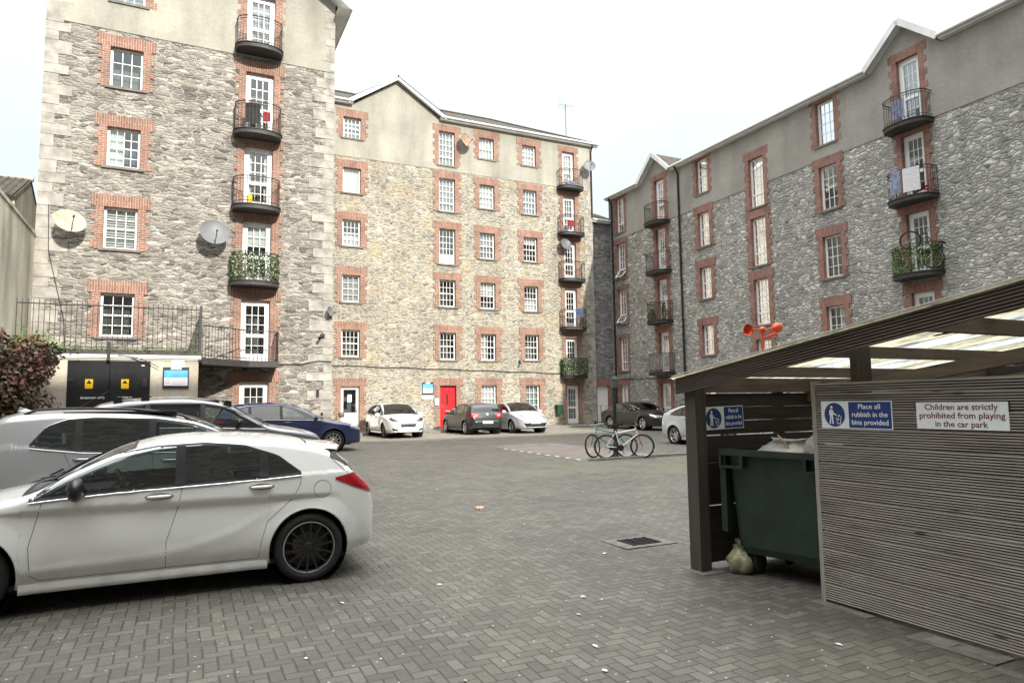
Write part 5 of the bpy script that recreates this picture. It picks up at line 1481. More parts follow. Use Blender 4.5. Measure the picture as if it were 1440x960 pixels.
HAT = dict(L=4.26, W=1.78, H=1.48, r=.32, ax=(.88, 3.48), spokes=5,
           top=[(0, .6), (.03, .70), (.15, .78), (.5, .87), (.95, .95), (1.15, .99), (1.55, 1.22), (1.9, 1.39), (2.2, 1.455), (2.6, 1.48), (3.2, 1.46), (3.6, 1.41), (3.85, 1.35), (3.97, 1.22), (4.1, 1.03), (4.2, .9), (4.25, .75), (4.26, .6)],
           zb=[(1.15, .94), (1.6, .96), (2.5, .985), (3.4, 1.01), (3.7, 1.05)], zt=[(1.15, .945), (1.45, 1.14), (1.8, 1.30), (2.2, 1.365), (2.8, 1.38), (3.3, 1.34), (3.6, 1.22), (3.7, 1.07)],
           pillars=[2.35, 3.2], ws=(1.16, 1.98), rw=(3.86, 4.1), tumble=.34,
           shut=[[(1.3, .92), (1.26, .6), (1.3, .28)], [(2.37, .98), (2.32, .6), (2.3, .28)], [(3.3, .98), (3.2, .75), (3.02, .55), (3.0, .28)], [(1.3, .27), (3.0, .27)]], handles=[(2.08, .88), (2.92, .90)], mirror=(1.42, .96),
           patches=[('headlight', 'rf', [(.3, .60), (.75, .62), (1.0, .68)], [(.3, .73), (.75, .77), (1.0, .77)], CLR, .006, True), ('grille', 'f', [(-.42, .56), (.42, .56)], [(-.42, .70), (.42, .70)], 'black', .006, False),
                    ('lower_intake', 'f', [(-.5, .28), (.5, .28)], [(-.56, .42), (.56, .42)], 'black', .006, False), ('plate', 'f', [(-.26, .43), (.26, .43)], [(-.26, .54), (.26, .54)], 'plate', .012, False),
                    ('tail_light', 'rb', [(.5, .80), (1.05, .82)], [(.5, .97), (1.05, .99)], RL, .006, True)])
make_car('parked_car', 'white hatchback with black wheels, nearest of all the cars in the left foreground', 'car', (1.16 - 3.54 + 4.24 / 2, 6.92 + .895), PI, A)
make_car('parked_car', 'silver estate car with black roof rails, parked directly behind the white foreground hatchback', 'car', (-2.35 + 2.3, 9.8 + .93), 0, V_(SUV, paint=silver, rim='alloy'))
make_car('parked_car', 'dark grey tall car with roof bar feet, between the silver estate and the navy hatchback', 'car', (2.70 - 2.25, 14.5 + .92), 0,
         V_(SUV, L=4.5, H=1.66, paint=grey_p, clad=0, rails=None, feet=(1.85, 3.3, 3.75), fin=None, ax=(.9, 3.55), chrome=1,
            top=[(0, .66), (.03, .78), (.15, .88), (.5, .98), (.9, 1.05), (1.1, 1.10), (1.5, 1.33), (1.8, 1.50), (2.15, 1.61), (2.7, 1.66), (3.5, 1.63), (4.0, 1.55), (4.2, 1.46), (4.33, 1.25), (4.43, 1.0), (4.48, .85), (4.5, .6)],
            ws=(1.1, 1.9), pillars=[2.3, 3.25], zb=[(1.15, 1.0), (2.3, 1.05), (3.3, 1.08), (4.0, 1.18)], zt=[(1.15, 1.01), (1.5, 1.25), (1.85, 1.42), (2.3, 1.50), (3.2, 1.5), (3.7, 1.44), (3.9, 1.35), (4.0, 1.2)], rw=(4.2, 4.4), lift=.06, mirm=M['black']))
make_car('parked_car', 'navy blue hatchback with silver wheels, its nose ending below the white glazed door', 'car', (4.98 - 2.13, 20.6 + .9), 0, V_(HAT, paint=blue_p, spokes=10, spw=.03, chrome=1))
# 5 leaf-like white hatch, nose towards the viewer
leaf = V_(HAT, L=4.48, W=1.79, H=1.54, paint=white, ax=(.93, 3.63), rim='alloy_black', nosek=.3,
          top=[(0, .56), (.03, .68), (.15, .78), (.5, .92), (.9, 1.0), (1.1, 1.04), (1.55, 1.30), (1.9, 1.46), (2.2, 1.52), (2.7, 1.54), (3.3, 1.51), (3.8, 1.45), (4.05, 1.38), (4.2, 1.22), (4.35, 1.0), (4.44, .85), (4.48, .6)],
          zb=[(1.1, .98), (1.6, 1.0), (2.5, 1.03), (3.4, 1.06), (3.9, 1.12)], zt=[(1.1, .985), (1.45, 1.2), (1.8, 1.36), (2.2, 1.43), (2.8, 1.44), (3.4, 1.38), (3.7, 1.28), (3.9, 1.14)], rw=(4.07, 4.32), ws=(1.12, 2.02),
          patches=[('headlight', 'rf', [(.42, .66), (.7, .70), (1.0, .83)], [(.42, .73), (.7, .80), (1.0, .89)], 'pglass', .007, True), ('grille', 'f', [(-.30, .45), (-.22, .40), (.22, .40), (.30, .45)], [(-.42, .70), (-.3, .62), (.3, .62), (.42, .70)], 'black', .007, False),
                   ('lower_intake', 'f', [(.48, .30), (.66, .33)], [(.48, .36), (.70, .44)], 'black', .007, True), ('plate', 'f', [(-.26, .36), (.26, .36)], [(-.26, .47), (.26, .47)], 'plate', .016, False),
                   ('tail_light', 'rb', [(.5, .90), (1.05, .92)], [(.5, 1.05), (1.05, 1.2)], RL, .006, True)])
make_car('parked_car', 'white hatchback facing the viewer, nose-out in the sunlight left of the red door', 'car', (9.0, 29.0 + 2.24), -PI / 2, leaf)
golf = V_(HAT, L=4.2, W=1.76, paint=dark_p, ax=(.86, 3.44), rim='alloy', top=[(0, .6), (.03, .70), (.15, .78), (.5, .87), (.95, .95), (1.15, .99), (1.55, 1.22), (1.9, 1.39), (2.2, 1.455), (2.6, 1.48), (3.2, 1.46), (3.6, 1.42), (3.86, 1.37), (3.95, 1.25), (4.05, 1.02), (4.13, .92), (4.18, .75), (4.2, .6)], rw=(3.88, 4.04),
          patches=[('tail_light', 'rb', [(.47, .78), (1.0, .80)], [(.47, .95), (1.0, .98)], RL, .008, True), ('reversing_lens', 'rb', [(.53, .83), (.66, .83)], [(.53, .88), (.66, .88)], CLR, .012, True), ('plate', 'b', [(-.26, .50), (.26, .50)], [(-.26, .61), (.26, .61)], 'plate', .012, False),
                   ('lower_bumper', 'b', [(-.7, .33), (.7, .33)], [(-.7, .4), (.7, .4)], 'black', .006, False), ('badge', 'b', [(-.045, .86), (.045, .86)], [(-.045, .95), (.045, .95)], 'chrome', .02, False),
                   ('headlight', 'rf', [(.3, .60), (1.0, .68)], [(.3, .73), (1.0, .77)], CLR, .006, True)])
make_car('parked_car', 'charcoal hatchback seen from behind with red tail lamps, in front of the red door', 'car', (12.9, 29.25 + 2.1), PI / 2, golf)
pri = V_(HAT, L=4.46, W=1.745, H=1.49, paint=lsilver, ax=(.90, 3.60), nosek=.33, rim='alloy',
         top=[(0, .54), (.03, .65), (.15, .73), (.5, .87), (.9, .98), (1.15, 1.06), (1.6, 1.30), (1.95, 1.43), (2.3, 1.485), (2.6, 1.49), (3.1, 1.44), (3.7, 1.31), (4.1, 1.19), (4.25, 1.13), (4.34, 1.0), (4.42, .85), (4.46, .6)],
         zb=[(1.12, .97), (1.6, .99), (2.5, 1.0), (3.4, 1.02), (3.8, 1.05)], zt=[(1.12, .975), (1.5, 1.2), (1.85, 1.33), (2.2, 1.385), (2.7, 1.38), (3.3, 1.27), (3.6, 1.17), (3.8, 1.06)], ws=(1.15, 2.05), rw=(3.2, 4.12),
         patches=[('headlight', 'rf', [(.50, .60), (.7, .66), (.98, .74)], [(.50, .70), (.75, .82), (.98, .88)], CLR, .007, True), ('lower_intake', 'f', [(-.5, .30), (.5, .30)], [(-.6, .47), (.6, .47)], 'black', .007, False), ('plate', 'f', [(-.26, .44), (.26, .44)], [(-.26, .55), (.26, .55)], 'plate', .016, False),
                  ('badge', 'f', [(-.06, .66), (.06, .66)], [(-.06, .71), (.06, .71)], 'chrome', .01, False), ('tail_light', 'rb', [(.5, .80), (1.0, .82)], [(.5, 1.0), (1.0, 1.02)], RL, .006, True)])
make_car('parked_car', 'pale silver hatchback facing the viewer, beside the charcoal hatchback below two lace-curtained windows', 'car', (15.15, 28.75 + 2.23), -PI / 2, pri)
aud = dict(L=4.7, W=1.83, H=1.42, r=.33, ax=(.86, 3.67), spokes=5, spw=.06, paint=black_p, rim='alloy', chrome=2, nosek=.28,
           top=[(0, .56), (.03, .66), (.15, .76), (.5, .86), (.95, .93), (1.4, .985), (1.8, 1.20), (2.1, 1.34), (2.4, 1.40), (2.75, 1.42), (3.1, 1.40), (3.5, 1.30), (3.9, 1.13), (4.2, 1.02), (4.45, .99), (4.6, .96), (4.67, .8), (4.7, .6)],
           zb=[(1.38, .91), (2.4, .94), (3.3, .965), (3.95, 1.0)], zt=[(1.38, .915), (1.75, 1.12), (2.05, 1.24), (2.4, 1.30), (2.9, 1.30), (3.3, 1.25), (3.7, 1.12), (3.95, 1.01)], pillars=[2.58, 3.4], ws=(1.40, 2.2), rw=(3.45, 4.12), tumble=.38,
           shut=[[(1.5, .9), (1.45, .5), (1.5, .27)], [(2.6, .94), (2.55, .5), (2.55, .27)], [(3.5, .95), (3.4, .75), (3.25, .5), (3.22, .27)]], handles=[(2.3, .83), (3.15, .85)], mirror=(1.68, .94), mirm=black_p,
           patches=[('headlight', 'rf', [(.36, .60), (.75, .60), (.98, .68)], [(.36, .70), (.75, .75), (.98, .77)], CLR, .007, True), ('grille', 'f', [(-.32, .36), (.32, .36)], [(-.40, .70), (.40, .70)], 'iron', .007, False), ('plate', 'f', [(-.26, .46), (.26, .46)], [(-.26, .57), (.26, .57)], 'plate', .016, False),
                    ('tail_light', 'rb', [(.5, .78), (1.0, .8)], [(.5, .93), (1.0, .94)], RL, .006, True)])
make_car('parked_car', 'glossy black saloon with bright wheels, parked below the shaded right block behind the bicycles', 'car', (20.5 + .86, 26.75 + 2.35), -PI / 2, aud)
make_car('parked_car', 'light silver car showing only its tail and rear wheel past the shelter post', 'car', (15.75 + .87, 20.3 - 2.23), -PI / 2, V_(pri, paint=paint('pale_silver_car_paint', (.6, .62, .66), .35, .3), patches=[p_ for p_ in pri['patches'] if p_[0] != 'tail_light']))
# ================================================================ bin shelter
SH = thing('bin_shelter', 'timber bin shelter with grooved boards and a sloping see-through roof, right foreground', 'shelter', (4.9, 4.2, .06))
RS = .141
def rz(v): return 1.98 + RS * (5.55 - v)         # underside of the sheets
g0 = .06
def reeded(k, F_, a0, a1, z0, z1, pitch=.0148, dep=.006, d=0.0, flip=False, slope=0.0):
    """grooved boards: F_(a, z, d); a0..a1 along, z0..z1 up"""
    n = int(round((z1 - z0) / pitch)); prof = []
    p = (z1 - z0) / n
    for i in range(n):
        z = z0 + i * p
        prof += [(z + p * .0, 0), (z + p * .08, dep), (z + p * .50, dep), (z + p * .56, 0)]
    NA = 2
    rows = [[F_(a0, z, d + q), F_(a1, z + slope * (a1 - a0) * -1, d + q)] for z, q in prof]
    f0 = len(k.f); k.grid(rows, smooth=False)
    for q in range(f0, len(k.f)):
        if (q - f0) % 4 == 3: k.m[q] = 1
# grooved screen: faces the yard (towards -u), runs towards the viewer
PU = 4.93
Fp = lambda a, z, d=0: Vector((PU - d, a, z))
k = MB(); z = .09; i = 0
random.seed(5)
while z < 1.87:
    z2 = min(z + .1435, 1.9); zz = z2 - .008
    off = random.uniform(.001, .004)
    b0, b1 = 4.17, 1.2
    reeded(k, Fp, b0, b1, z + .002, zz, .0199, .011, off)
    k.box(PU + .002, b1, z + .002, PU + .022, b0, zz)
    z = z2; i += 1
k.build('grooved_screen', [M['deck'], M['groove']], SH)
for v in (3.9, 2.6, 1.3):
    k = MB(); k.box(PU + .024, v - .04, .06, PU + .10, v + .04, 1.86); k.build('screen_stud', M['woodz'], SH)
k = MB(); k.box(PU - .012, 4.172, .05, PU + .075, 4.212, 1.91); k.build('edge_trim', M['trim'], SH)
# corner post and boards of the far wall
k = MB(); k.box(4.66, 5.40, .05, 4.785, 5.56, rz(5.5) - .03); k.build('corner_post', M['woodz'], SH)
k = MB(); k.box(4.787, 5.43, .05, 4.82, 5.53, rz(5.5) - .05); k.build('corner_post', M['woodx'], SH)
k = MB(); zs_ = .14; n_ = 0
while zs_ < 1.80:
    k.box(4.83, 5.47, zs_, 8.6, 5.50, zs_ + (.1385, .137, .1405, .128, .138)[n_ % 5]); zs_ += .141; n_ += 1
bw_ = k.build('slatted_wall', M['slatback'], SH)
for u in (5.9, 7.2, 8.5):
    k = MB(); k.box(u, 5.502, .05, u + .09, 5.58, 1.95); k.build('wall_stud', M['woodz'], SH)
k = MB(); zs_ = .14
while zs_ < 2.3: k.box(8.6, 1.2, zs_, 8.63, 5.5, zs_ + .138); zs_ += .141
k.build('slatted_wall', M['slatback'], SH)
# plates, purlins, rafters
for v, h in ((5.45, .15), (4.85, .10), (3.95, .10), (3.0, .12), (2.05, .12)):
    k = MB(); k.box(4.62, v - .03, rz(v) - h - .004, 8.7, v + .03, rz(v) - .006); k.build('purlin', M['woodx'], SH)
for u in (6.35, 8.3):
    k = MB(); a = Vector((u, 5.5, rz(5.5) - .20)); b = Vector((u, 1.2, rz(1.2) - .20)); k.beam(a, b, .06, .12); k.build('rafter', M['woody'], SH)
k = MB(); k.box(4.98, 3.74, .05, 5.08, 3.86, rz(3.8) - .05); k.build('inner_post', M['woodz'], SH)
k = MB(); k.box(7.35, 3.0, .05, 7.45, 3.1, rz(3.0) - .05); k.build('inner_post', M['woodz'], SH)
# raked fascia with grooves and a pale edge
FU = 4.60
def Ff(a, z, d=0): return Vector((FU - d, a, z))
k = MB()
for j in range(1):
    a0, a1 = 5.62, 1.1
    prof = []
    n = 7; H_ = .165; p = H_ / n
    for i in range(n): prof += [(i * p, 0), (i * p + p * .08, .01), (i * p + p * .55, .01), (i * p + p * .62, 0)]
    base = lambda a: 1.825 + .144 * (5.62 - a)
    rows = [[Vector((FU - q, a0, base(a0) + z)), Vector((FU - q, a1, base(a1) + z))] for z, q in prof]
    k.grid(rows, smooth=False)
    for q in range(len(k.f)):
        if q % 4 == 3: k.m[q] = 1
    vs = []
    for a in (a0, a1):
        for (x, z) in ((FU + .001, 0), (FU + .022, 0), (FU + .022, H_), (FU + .001, H_)): vs.append((x, a, base(a) + z))
    k.add(vs, [(0, 1, 2, 3), (7, 6, 5, 4), (0, 4, 5, 1), (1, 5, 6, 2), (2, 6, 7, 3)])
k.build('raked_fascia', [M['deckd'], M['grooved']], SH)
# corrugated see-through sheets running up the slope; a few torn edges
def corr_mat(name, c, tr):
    m, nt, b = newmat(name)
    nt.nodes.remove(b); out = [n for n in nt.nodes if n.type == 'OUTPUT_MATERIAL'][0]
    x, y, z = sep(coords()); p = comb(x * 1.0, y * .35, 0.0)
    dirt = ramp(noise(p, 5, 6, .7), [(.36, .12), (.5, .8), (.7, 1.0)])
    colr = mix(c, dirt, .8, 'MULTIPLY')
    d = nd('BsdfDiffuse'); lk(colr, d.inputs[0]); t = nd('BsdfTranslucent'); lk(colr, t.inputs[0])
    s = nd('MixShader'); s.inputs[0].default_value = tr; lk(d.outputs[0], s.inputs[1]); lk(t.outputs[0], s.inputs[2]); lk(s.outputs[0], out.inputs[0])
    return m
mats_ = [corr_mat('yellowed_sheet', (.70, .67, .50), .75), corr_mat('clear_sheet', (.74, .76, .74), .78)]
k = MB()
u = 4.56; i = 0; per = .076
N = int((8.9 - u) / .0127)
rows = []
vsteps = [5.68, 4.9, 4.0, 3.1, 2.2, 1.1]
P = [[Vector((u + j * .0127, v, rz(v) + .028 + .011 * math.sin(2 * PI * j * .0127 / per) + .002 * math.sin(j * .7 + v * 3))) for j in range(N + 1)] for v in vsteps]
b_ = len(k.v); k.v += [tuple(p) for r_ in P for p in r_]
for i in range(len(vsteps) - 1):
    for j in range(N):
        a = i * (N + 1) + j; k.f.append((a, a + 1, a + N + 2, a + N + 1)); k.m.append(int((j * .0127) / .42) % 2 if i % 2 == 0 else int((j * .0127 + .1) / .42) % 2); k.sm.append(True)
k.build('roof_sheets', mats_, SH)
k = MB(); k.box(4.575, 1.1, 0, 4.60, 5.66, .004)
k.v = [(x, y, rz(y) + .034 + z + .012) for x, y, z in k.v]; k.build('roof_edge_strip', M['fascia'], SH)
k = MB()
for j in range(1, 9):
    uu = 4.56 + j * .42; k.add([(uu - .012, 5.6, rz(5.6) + .012), (uu + .012, 5.6, rz(5.6) + .012), (uu + .012, 1.1, rz(1.1) + .012), (uu - .012, 1.1, rz(1.1) + .012)], [(0, 1, 2, 3)])
k.build('sheet_lap_seams', M['sill'], SH)
k = MB()
random.seed(3)
for j in range(9):
    uu = random.uniform(4.7, 6.6); vv = random.choice([5.3, 5.15, 3.2, 2.9, 3.5]) + random.uniform(-.1, .1)
    pts_ = [(uu + math.cos(t * PI / 4) * random.uniform(.02, .09), vv + math.sin(t * PI / 4) * random.uniform(.1, .3)) for t in range(8)]
    n_ = len(pts_); k.add([(x, y, rz(y) + .008 + .001 * j) for x, y in pts_] + [(uu, vv, rz(vv) + .008 + .001 * j)], [(i, (i + 1) % n_, n_) for i in range(n_)])
k.build('leaf_debris', M['sill'], SH)
# concrete pads
k = MB(); k.box(4.6, 5.3, .04, 4.9, 5.66, .082); k.build('post_pad', M['drainstone'], SH)
k = MB(); k.box(4.82, 3.72, .03, 5.02, 4.26, .066); k.build('post_pad', M['drainstone'], SH)

# ---------------------------------------------------------------- writing
def text_mesh(txt, size, bold=.012, align='CENTER', spacing=1.0):
    cu = bpy.data.curves.new('t', 'FONT'); cu.body = txt; cu.size = size; cu.offset = bold * size; cu.align_x = align; cu.align_y = 'CENTER'; cu.space_line = 1.0; cu.space_character = spacing; cu.resolution_u = 3
    cu.extrude = .0006
    o = bpy.data.objects.new('t', cu); col.objects.link(o)
    dg = bpy.context.evaluated_depsgraph_get(); me = bpy.data.meshes.new_from_object(o.evaluated_get(dg))
    bpy.data.objects.remove(o); bpy.data.curves.remove(cu)
    return me
def put_text(txt, size, name, mat, parent, x, z, y=-.006, bold=.02, squash=1.0, spacing=1.0, align='CENTER', fit=None):
    me = text_mesh(txt, size, bold, align, spacing); me.name = name
    if fit:
        wx = max(v_.co.x for v_ in me.vertices) - min(v_.co.x for v_ in me.vertices); squash = fit / wx
    me.transform(Matrix.Translation((x, y, z)) @ Matrix.Rotation(PI / 2, 4, 'X') @ Matrix.Diagonal((squash, 1, 1, 1)))
    me.materials.clear(); me.materials.append(mat)
    o = bpy.data.objects.new(name, me); col.objects.link(o); o.parent = parent; return o
# sign coordinates: x across, z up, front faces -y
def tidy_sign(label, pos, rot, w, h, lean=0.0):
    s = lthing('rubbish_sign', label, 'sign', pos, rot=rot)
    if lean: s.rotation_euler[1] = lean
    k = MB(); k.box(-w / 2, -.003, -h / 2, w / 2, .003, h / 2); k.build('backing', M['signwhite'], s)
    xs = -w / 2 + h * 1.18
    k = MB(); k.box(xs, -.0045, -h / 2 + .008, w / 2 - .008, -.0032, h / 2 - .008); k.build('blue_field', M['signblue'], s)
    k = MB(); cx = -w / 2 + h * .58; R_ = h * .44
    k.add([(cx, -.0045, 0)] + [(cx + R_ * math.cos(2 * PI * i / 40), -.0045, R_ * math.sin(2 * PI * i / 40)) for i in range(40)], [(0, i + 1, (i + 1) % 40 + 1) for i in range(40)]); disc = k.build('blue_disc', M['signblue'], s)
    k = MB(); y = -.006; e = h / .24
    def q(pts): k.add([(cx + a * e, y, b * e) for a, b in pts], [tuple(range(len(pts)))])
    q([(-.028 + .013 * math.cos(t * PI / 6), .066 + .013 * math.sin(t * PI / 6)) for t in range(12)])
    q([(-.045, .048), (-.018, .048), (-.012, .02), (-.016, -.015), (-.046, -.015), (-.05, .02)])
    q([(-.02, .046), (.0, .012), (.026, .0), (.024, -.009), (-.006, .001), (-.022, .02)])
    q([(-.045, -.015), (-.032, -.015), (-.04, -.08), (-.055, -.08)]); q([(-.03, -.015), (-.016, -.015), (-.01, -.08), (-.026, -.08)])
    q([(-.05, .045), (-.056, -.0), (-.048, -.0), (-.042, .03)])
    for a, b in (((.02, -.02), (.028, -.078)), ((.066, -.012), (.058, -.078))): q([(a[0] - .003, a[1]), (a[0] + .003, a[1]), (b[0] + .003, b[1]), (b[0] - .003, b[1])])
    q([(.025, -.074), (.061, -.074), (.061, -.080), (.025, -.080)]); q([(.034, -.01), (.05, .002), (.056, -.008), (.04, -.02)]); q([(.034, -.03), (.048, -.036), (.044, -.05), (.034, -.044)])
    k.build('litter_pictogram', M['signwhite'], disc)
    xm = (xs + w / 2 - .008) / 2
    fw_ = w / 2 - .008 - xs
    for i, (t, q_) in enumerate((('Place all', .52), ('rubbish in the', .84), ('bins provided', .86))): put_text(t, h * .25, 'lettering', M['signwhite'], s, xm, h * (.29 - .28 * i), -.0052, .012, fit=fw_ * q_)
    return s
s1 = tidy_sign('blue and white "Place all rubbish in the bins provided" sign on the grooved screen', (PU - .012, 3.79, 1.625), -PI / 2, .645, .225, 0)
tidy_sign('shadowed blue and white rubbish sign on the slatted boards behind the bin', (5.08, 5.462, 1.58), 0, .54, .235, math.radians(-1.5))
s = lthing('children_sign', 'white sign with maroon lettering about children playing, fixed to the grooved screen', 'sign', (PU - .012, 2.96, 1.625), rot=-PI / 2)
k = MB(); k.box(-.325, -.002, -.105, .325, .004, .105); k.build('black_edge', M['black'], s)
k = MB(); k.box(-.315, -.004, -.096, .315, -.0023, .096); k.build('white_face', M['signwhite'], s)
for i, t in enumerate(('Children are strictly', 'prohibited from playing', 'in the car park')): put_text(t, .060, 'lettering', M['signred'], s, 0, .060 - .060 * i, -.0052, .010, fit=(.50, .585, .36)[i])
rs = lthing('red_sign', 'small red sign at the very right edge, under the shelter roof', 'sign', (5.35, 2.34, 2.03), rot=-PI / 2)
k = MB(); k.box(-.4, -.004, -.07, .0, .004, .07); k.build('red_face', M['signred'], rs)
k = MB()
for zz in (.03, -.02): k.box(-.36, -.006, zz, -.04, -.0045, zz + .014)
k.build('pale_bars', M['cloth_white'], rs)

# ---------------------------------------------------------------- bin
bn = lthing('wheeled_bin', 'big dark green wheeled bin overflowing with white bags, inside the shelter', 'bin', (5.47, 4.74, G(5.6, 4.6) + .01), rot=math.radians(12))
k = MB()
def ring(hx, hy, z, r_=.08, n=4):
    pts = []
    for cx, cy, a0 in ((hx - r_, hy - r_, 0), (-hx + r_, hy - r_, PI / 2), (-hx + r_, -hy + r_, PI), (hx - r_, -hy + r_, 1.5 * PI)):
        for i in range(n + 1): a = a0 + PI / 2 * i / n; pts.append(Vector((cx + r_ * math.cos(a), cy + r_ * math.sin(a), z)))
    return pts
lay = [ring(.39, .53, .20), ring(.42, .56, .27), ring(.44, .59, .70), ring(.46, .62, 1.10), ring(.465, .625, 1.14)]
n_ = len(lay[0])
for i in range(len(lay) - 1):
    for j in range(n_): k.add([lay[i][j], lay[i][(j + 1) % n_], lay[i + 1][(j + 1) % n_], lay[i + 1][j]], [(0, 1, 2, 3)], 0, True)
k.add(lay[0], [tuple(reversed(range(n_)))])
k.add(ring(.44, .6, 1.0), [tuple(range(n_))])
k.build('body', M['bin'], bn)
k = MB(); o_ = ring(.53, .68, 1.14, .05); i_ = ring(.455, .60, 1.14, .07)
for zz in (1.14, 1.195):
    for j in range(n_): k.add([o_[j] + Vector((0, 0, zz - 1.14)), o_[(j + 1) % n_] + Vector((0, 0, zz - 1.14)), i_[(j + 1) % n_] + Vector((0, 0, zz - 1.14)), i_[j] + Vector((0, 0, zz - 1.14))], [(0, 1, 2, 3)])
for L_ in (o_, i_):
    for j in range(n_): k.add([L_[j], L_[(j + 1) % n_], L_[(j + 1) % n_] + Vector((0, 0, .055)), L_[j] + Vector((0, 0, .055))], [(0, 1, 2, 3)])
for yy in (.52, -.36):     # lifting pockets hanging from the front rim
    k.box(-.535, yy - .13, 1.02, -.47, yy + .13, 1.04); k.box(-.535, yy - .13, 1.04, -.47, yy - .105, 1.14); k.box(-.535, yy + .105, 1.04, -.47, yy + .13, 1.14)
k.build('rim', M['bin'], bn)
for sg in (1, -1):
    k = MB(); k.box(-.50, sg * .60, .40, -.38, sg * .665, 1.139); k.build('side_bar', M['bin'], bn)
k = MB()      # lid thrown open behind
rows = []
for i in range(9):
    a = math.radians(6 + 66 * i / 8); rows.append([Vector((.52 + .05 * math.sin(a * 2), y * .66, 1.19 - .09 * i)) for y in (-1, -.5, 0, .5, 1)])
k.grid(rows); k.box(.46, -.62, 1.15, .56, .62, 1.2)
k.build('lid', M['bin'], bn)
for xx in (-.26, .28):
    for yy in (-.42, .42):
        k = MB(); k.lathe([(.0, -.022), (.085, -.022), (.1, -.012), (.1, .012), (.085, .022), (0, .022)], (xx, yy, .1), (0, 1, 0), 20); k.box(xx - .04, yy - .035, .1, xx + .04, yy - .028, .23); k.box(xx - .04, yy + .028, .1, xx + .04, yy + .035, .23); k.build('wheel', M['rubber'], bn)
def blob(name, mat, label, cat, pos, r, h, seed, squash=(1, 1), kn=True, lump=.22):
    rnd = random.Random(seed); k = MB(); rows = []
    ph = [rnd.uniform(0, 6) for _ in range(8)]
    for i in range(11):
        t = i / 10; rr = (.72 + .28 * math.sin(min(1, t * 1.3) * PI * .8)) * min(1, .55 + t * 5) * (1 - .38 * sm(t, .45, .84)) if t < .86 else .40 + (t - .86) * 1.6
        row = []
        for j in range(25):
            a = 2 * PI * (j % 24) / 24
            w_ = 1 + rnd.uniform(-.05, .05) * (j % 24 > 0) + lump * .5 * math.sin(3 * a + ph[0] + t * 3) + lump * .35 * math.sin(5 * a + ph[1] - t * 5) + lump * .3 * math.sin(9 * a + ph[2] + t * 9)
            row.append(Vector((math.cos(a) * r * rr * w_ * squash[0], math.sin(a) * r * rr * w_ * squash[1], t * h * (1 + .06 * math.sin(2 * a + ph[3])))))
        rows.append(row)
    k.grid(rows)
    if kn:
        for q in (-.5, .6):
            k.add([(0, 0, h * .95), (.05, q * .06, h * 1.12), (.02, q * .12 + .02, h * 1.18), (-.03, q * .08, h * 1.1)], [(0, 1, 2, 3)])
    return solo(k, name, mat, label, cat, pos)
gz = bn.location.z
blob('rubbish_bag', M['bagw'], 'flattened white bag with a peach carton, left one heaped on the open bin', 'rubbish bag', (5.28, 4.80, gz + 1.09), .27, .21, 3, (1, 1.15), False)
blob('rubbish_bag', M['bagw'], 'tall crinkled clear-white bag peaking above the bin rim, next to the grooved screen', 'rubbish bag', (5.33, 4.42, gz + 1.09), .18, .34, 8, (1, .95), True, .35)
k = MB(); k.obox((0, 0, 0), (.03, .06, .02), (-.02, .02, .05), (.008, 0, .002)); solo(k, 'food_carton', M['card'], 'peach coloured carton lying among the white bags in the bin', 'carton', (5.12, 4.72, gz + 1.27))
blob('rubbish_bag', M['bagg'], 'pale green tied rubbish bag on the ground beside the shelter corner post', 'rubbish bag', (4.99, 5.20, G(5, 5.2) + .005), .125, .27, 15, (1, 1), True, .3)

# ---------------------------------------------------------------- orange cup spinner on the shelter roof
sp = lthing('cup_spinner', 'orange three-cup wind spinner standing on the edge of the shelter roof', 'wind spinner', (4.58, 4.40, rz(4.4) + .05))
k = MB(); k.tube([(0, 0, 0), (0, 0, .17)], .010, 8); k.tube([(0, 0, .10), (0, -.15, .13)], .008, 6); k.obox((0, -.10, .118), (.003, 0, 0), (0, .05, -.006), (0, .001, .012)); k.build('stem', M['orange'], sp)
k = MB(); k.lathe([(0, .15), (.026, .155), (.03, .18), (.02, .2), (0, .205)], n=14)
cups = [(.30 - PI / 2, 0), (.30 + PI / 2, 1), (2.9, 2)]
k.build('hub', M['orange'], sp)
for a, _ in cups:
    k = MB(); d = Vector((math.cos(a), math.sin(a), 0)); k.tube([(0, 0, .18), d * .1 + Vector((0, 0, .18))], .006, 6)
    c_ = d * .135 + Vector((0, 0, .18)); tng = Vector((-math.sin(a), math.cos(a), 0))
    k.lathe([(.001, -.05), (.024, -.043), (.042, -.022), (.048, 0), (.045, 0), (.038, -.02), (.02, -.038), (.001, -.044)], c_, tng, 18)
    k.build('cup', M['orange'], sp)

# ---------------------------------------------------------------- lamp post
lu, lv = 10.94, 16.02
lp = lthing('lamp_post', 'short black lantern lamp post with bicycles leaned against it', 'lamp post', (lu, lv, G(lu, lv)))
k = MB(); k.lathe([(0, 0), (.10, 0), (.10, .06), (.075, .09), (.07, .22), (.085, .25), (.06, .30), (.048, .42), (.045, 1.55), (.06, 1.58), (.04, 1.64), (.035, 1.88), (.055, 1.9), (.03, 1.94)], n=16); k.build('post', M['iron'], lp)
k = MB()
for i in range(4):
    a = PI / 4 + i * PI / 2; k.tube([(math.cos(a) * .06, math.sin(a) * .06, 1.94), (math.cos(a) * .105, math.sin(a) * .105, 2.18)], .008, 5)
k.lathe([(.15, 2.18), (.13, 2.21), (.05, 2.29), (.045, 2.31), (.02, 2.36), (.0, 2.42)], n=4, smooth=False, a0=PI / 4, a1=PI / 4 + 2 * PI); k.lathe([(.0, 1.94), (.085, 1.94), (.085, 1.96)], n=4, smooth=False, a0=PI / 4, a1=PI / 4 + 2 * PI)
ln = k.build('lantern', M['iron'], lp)
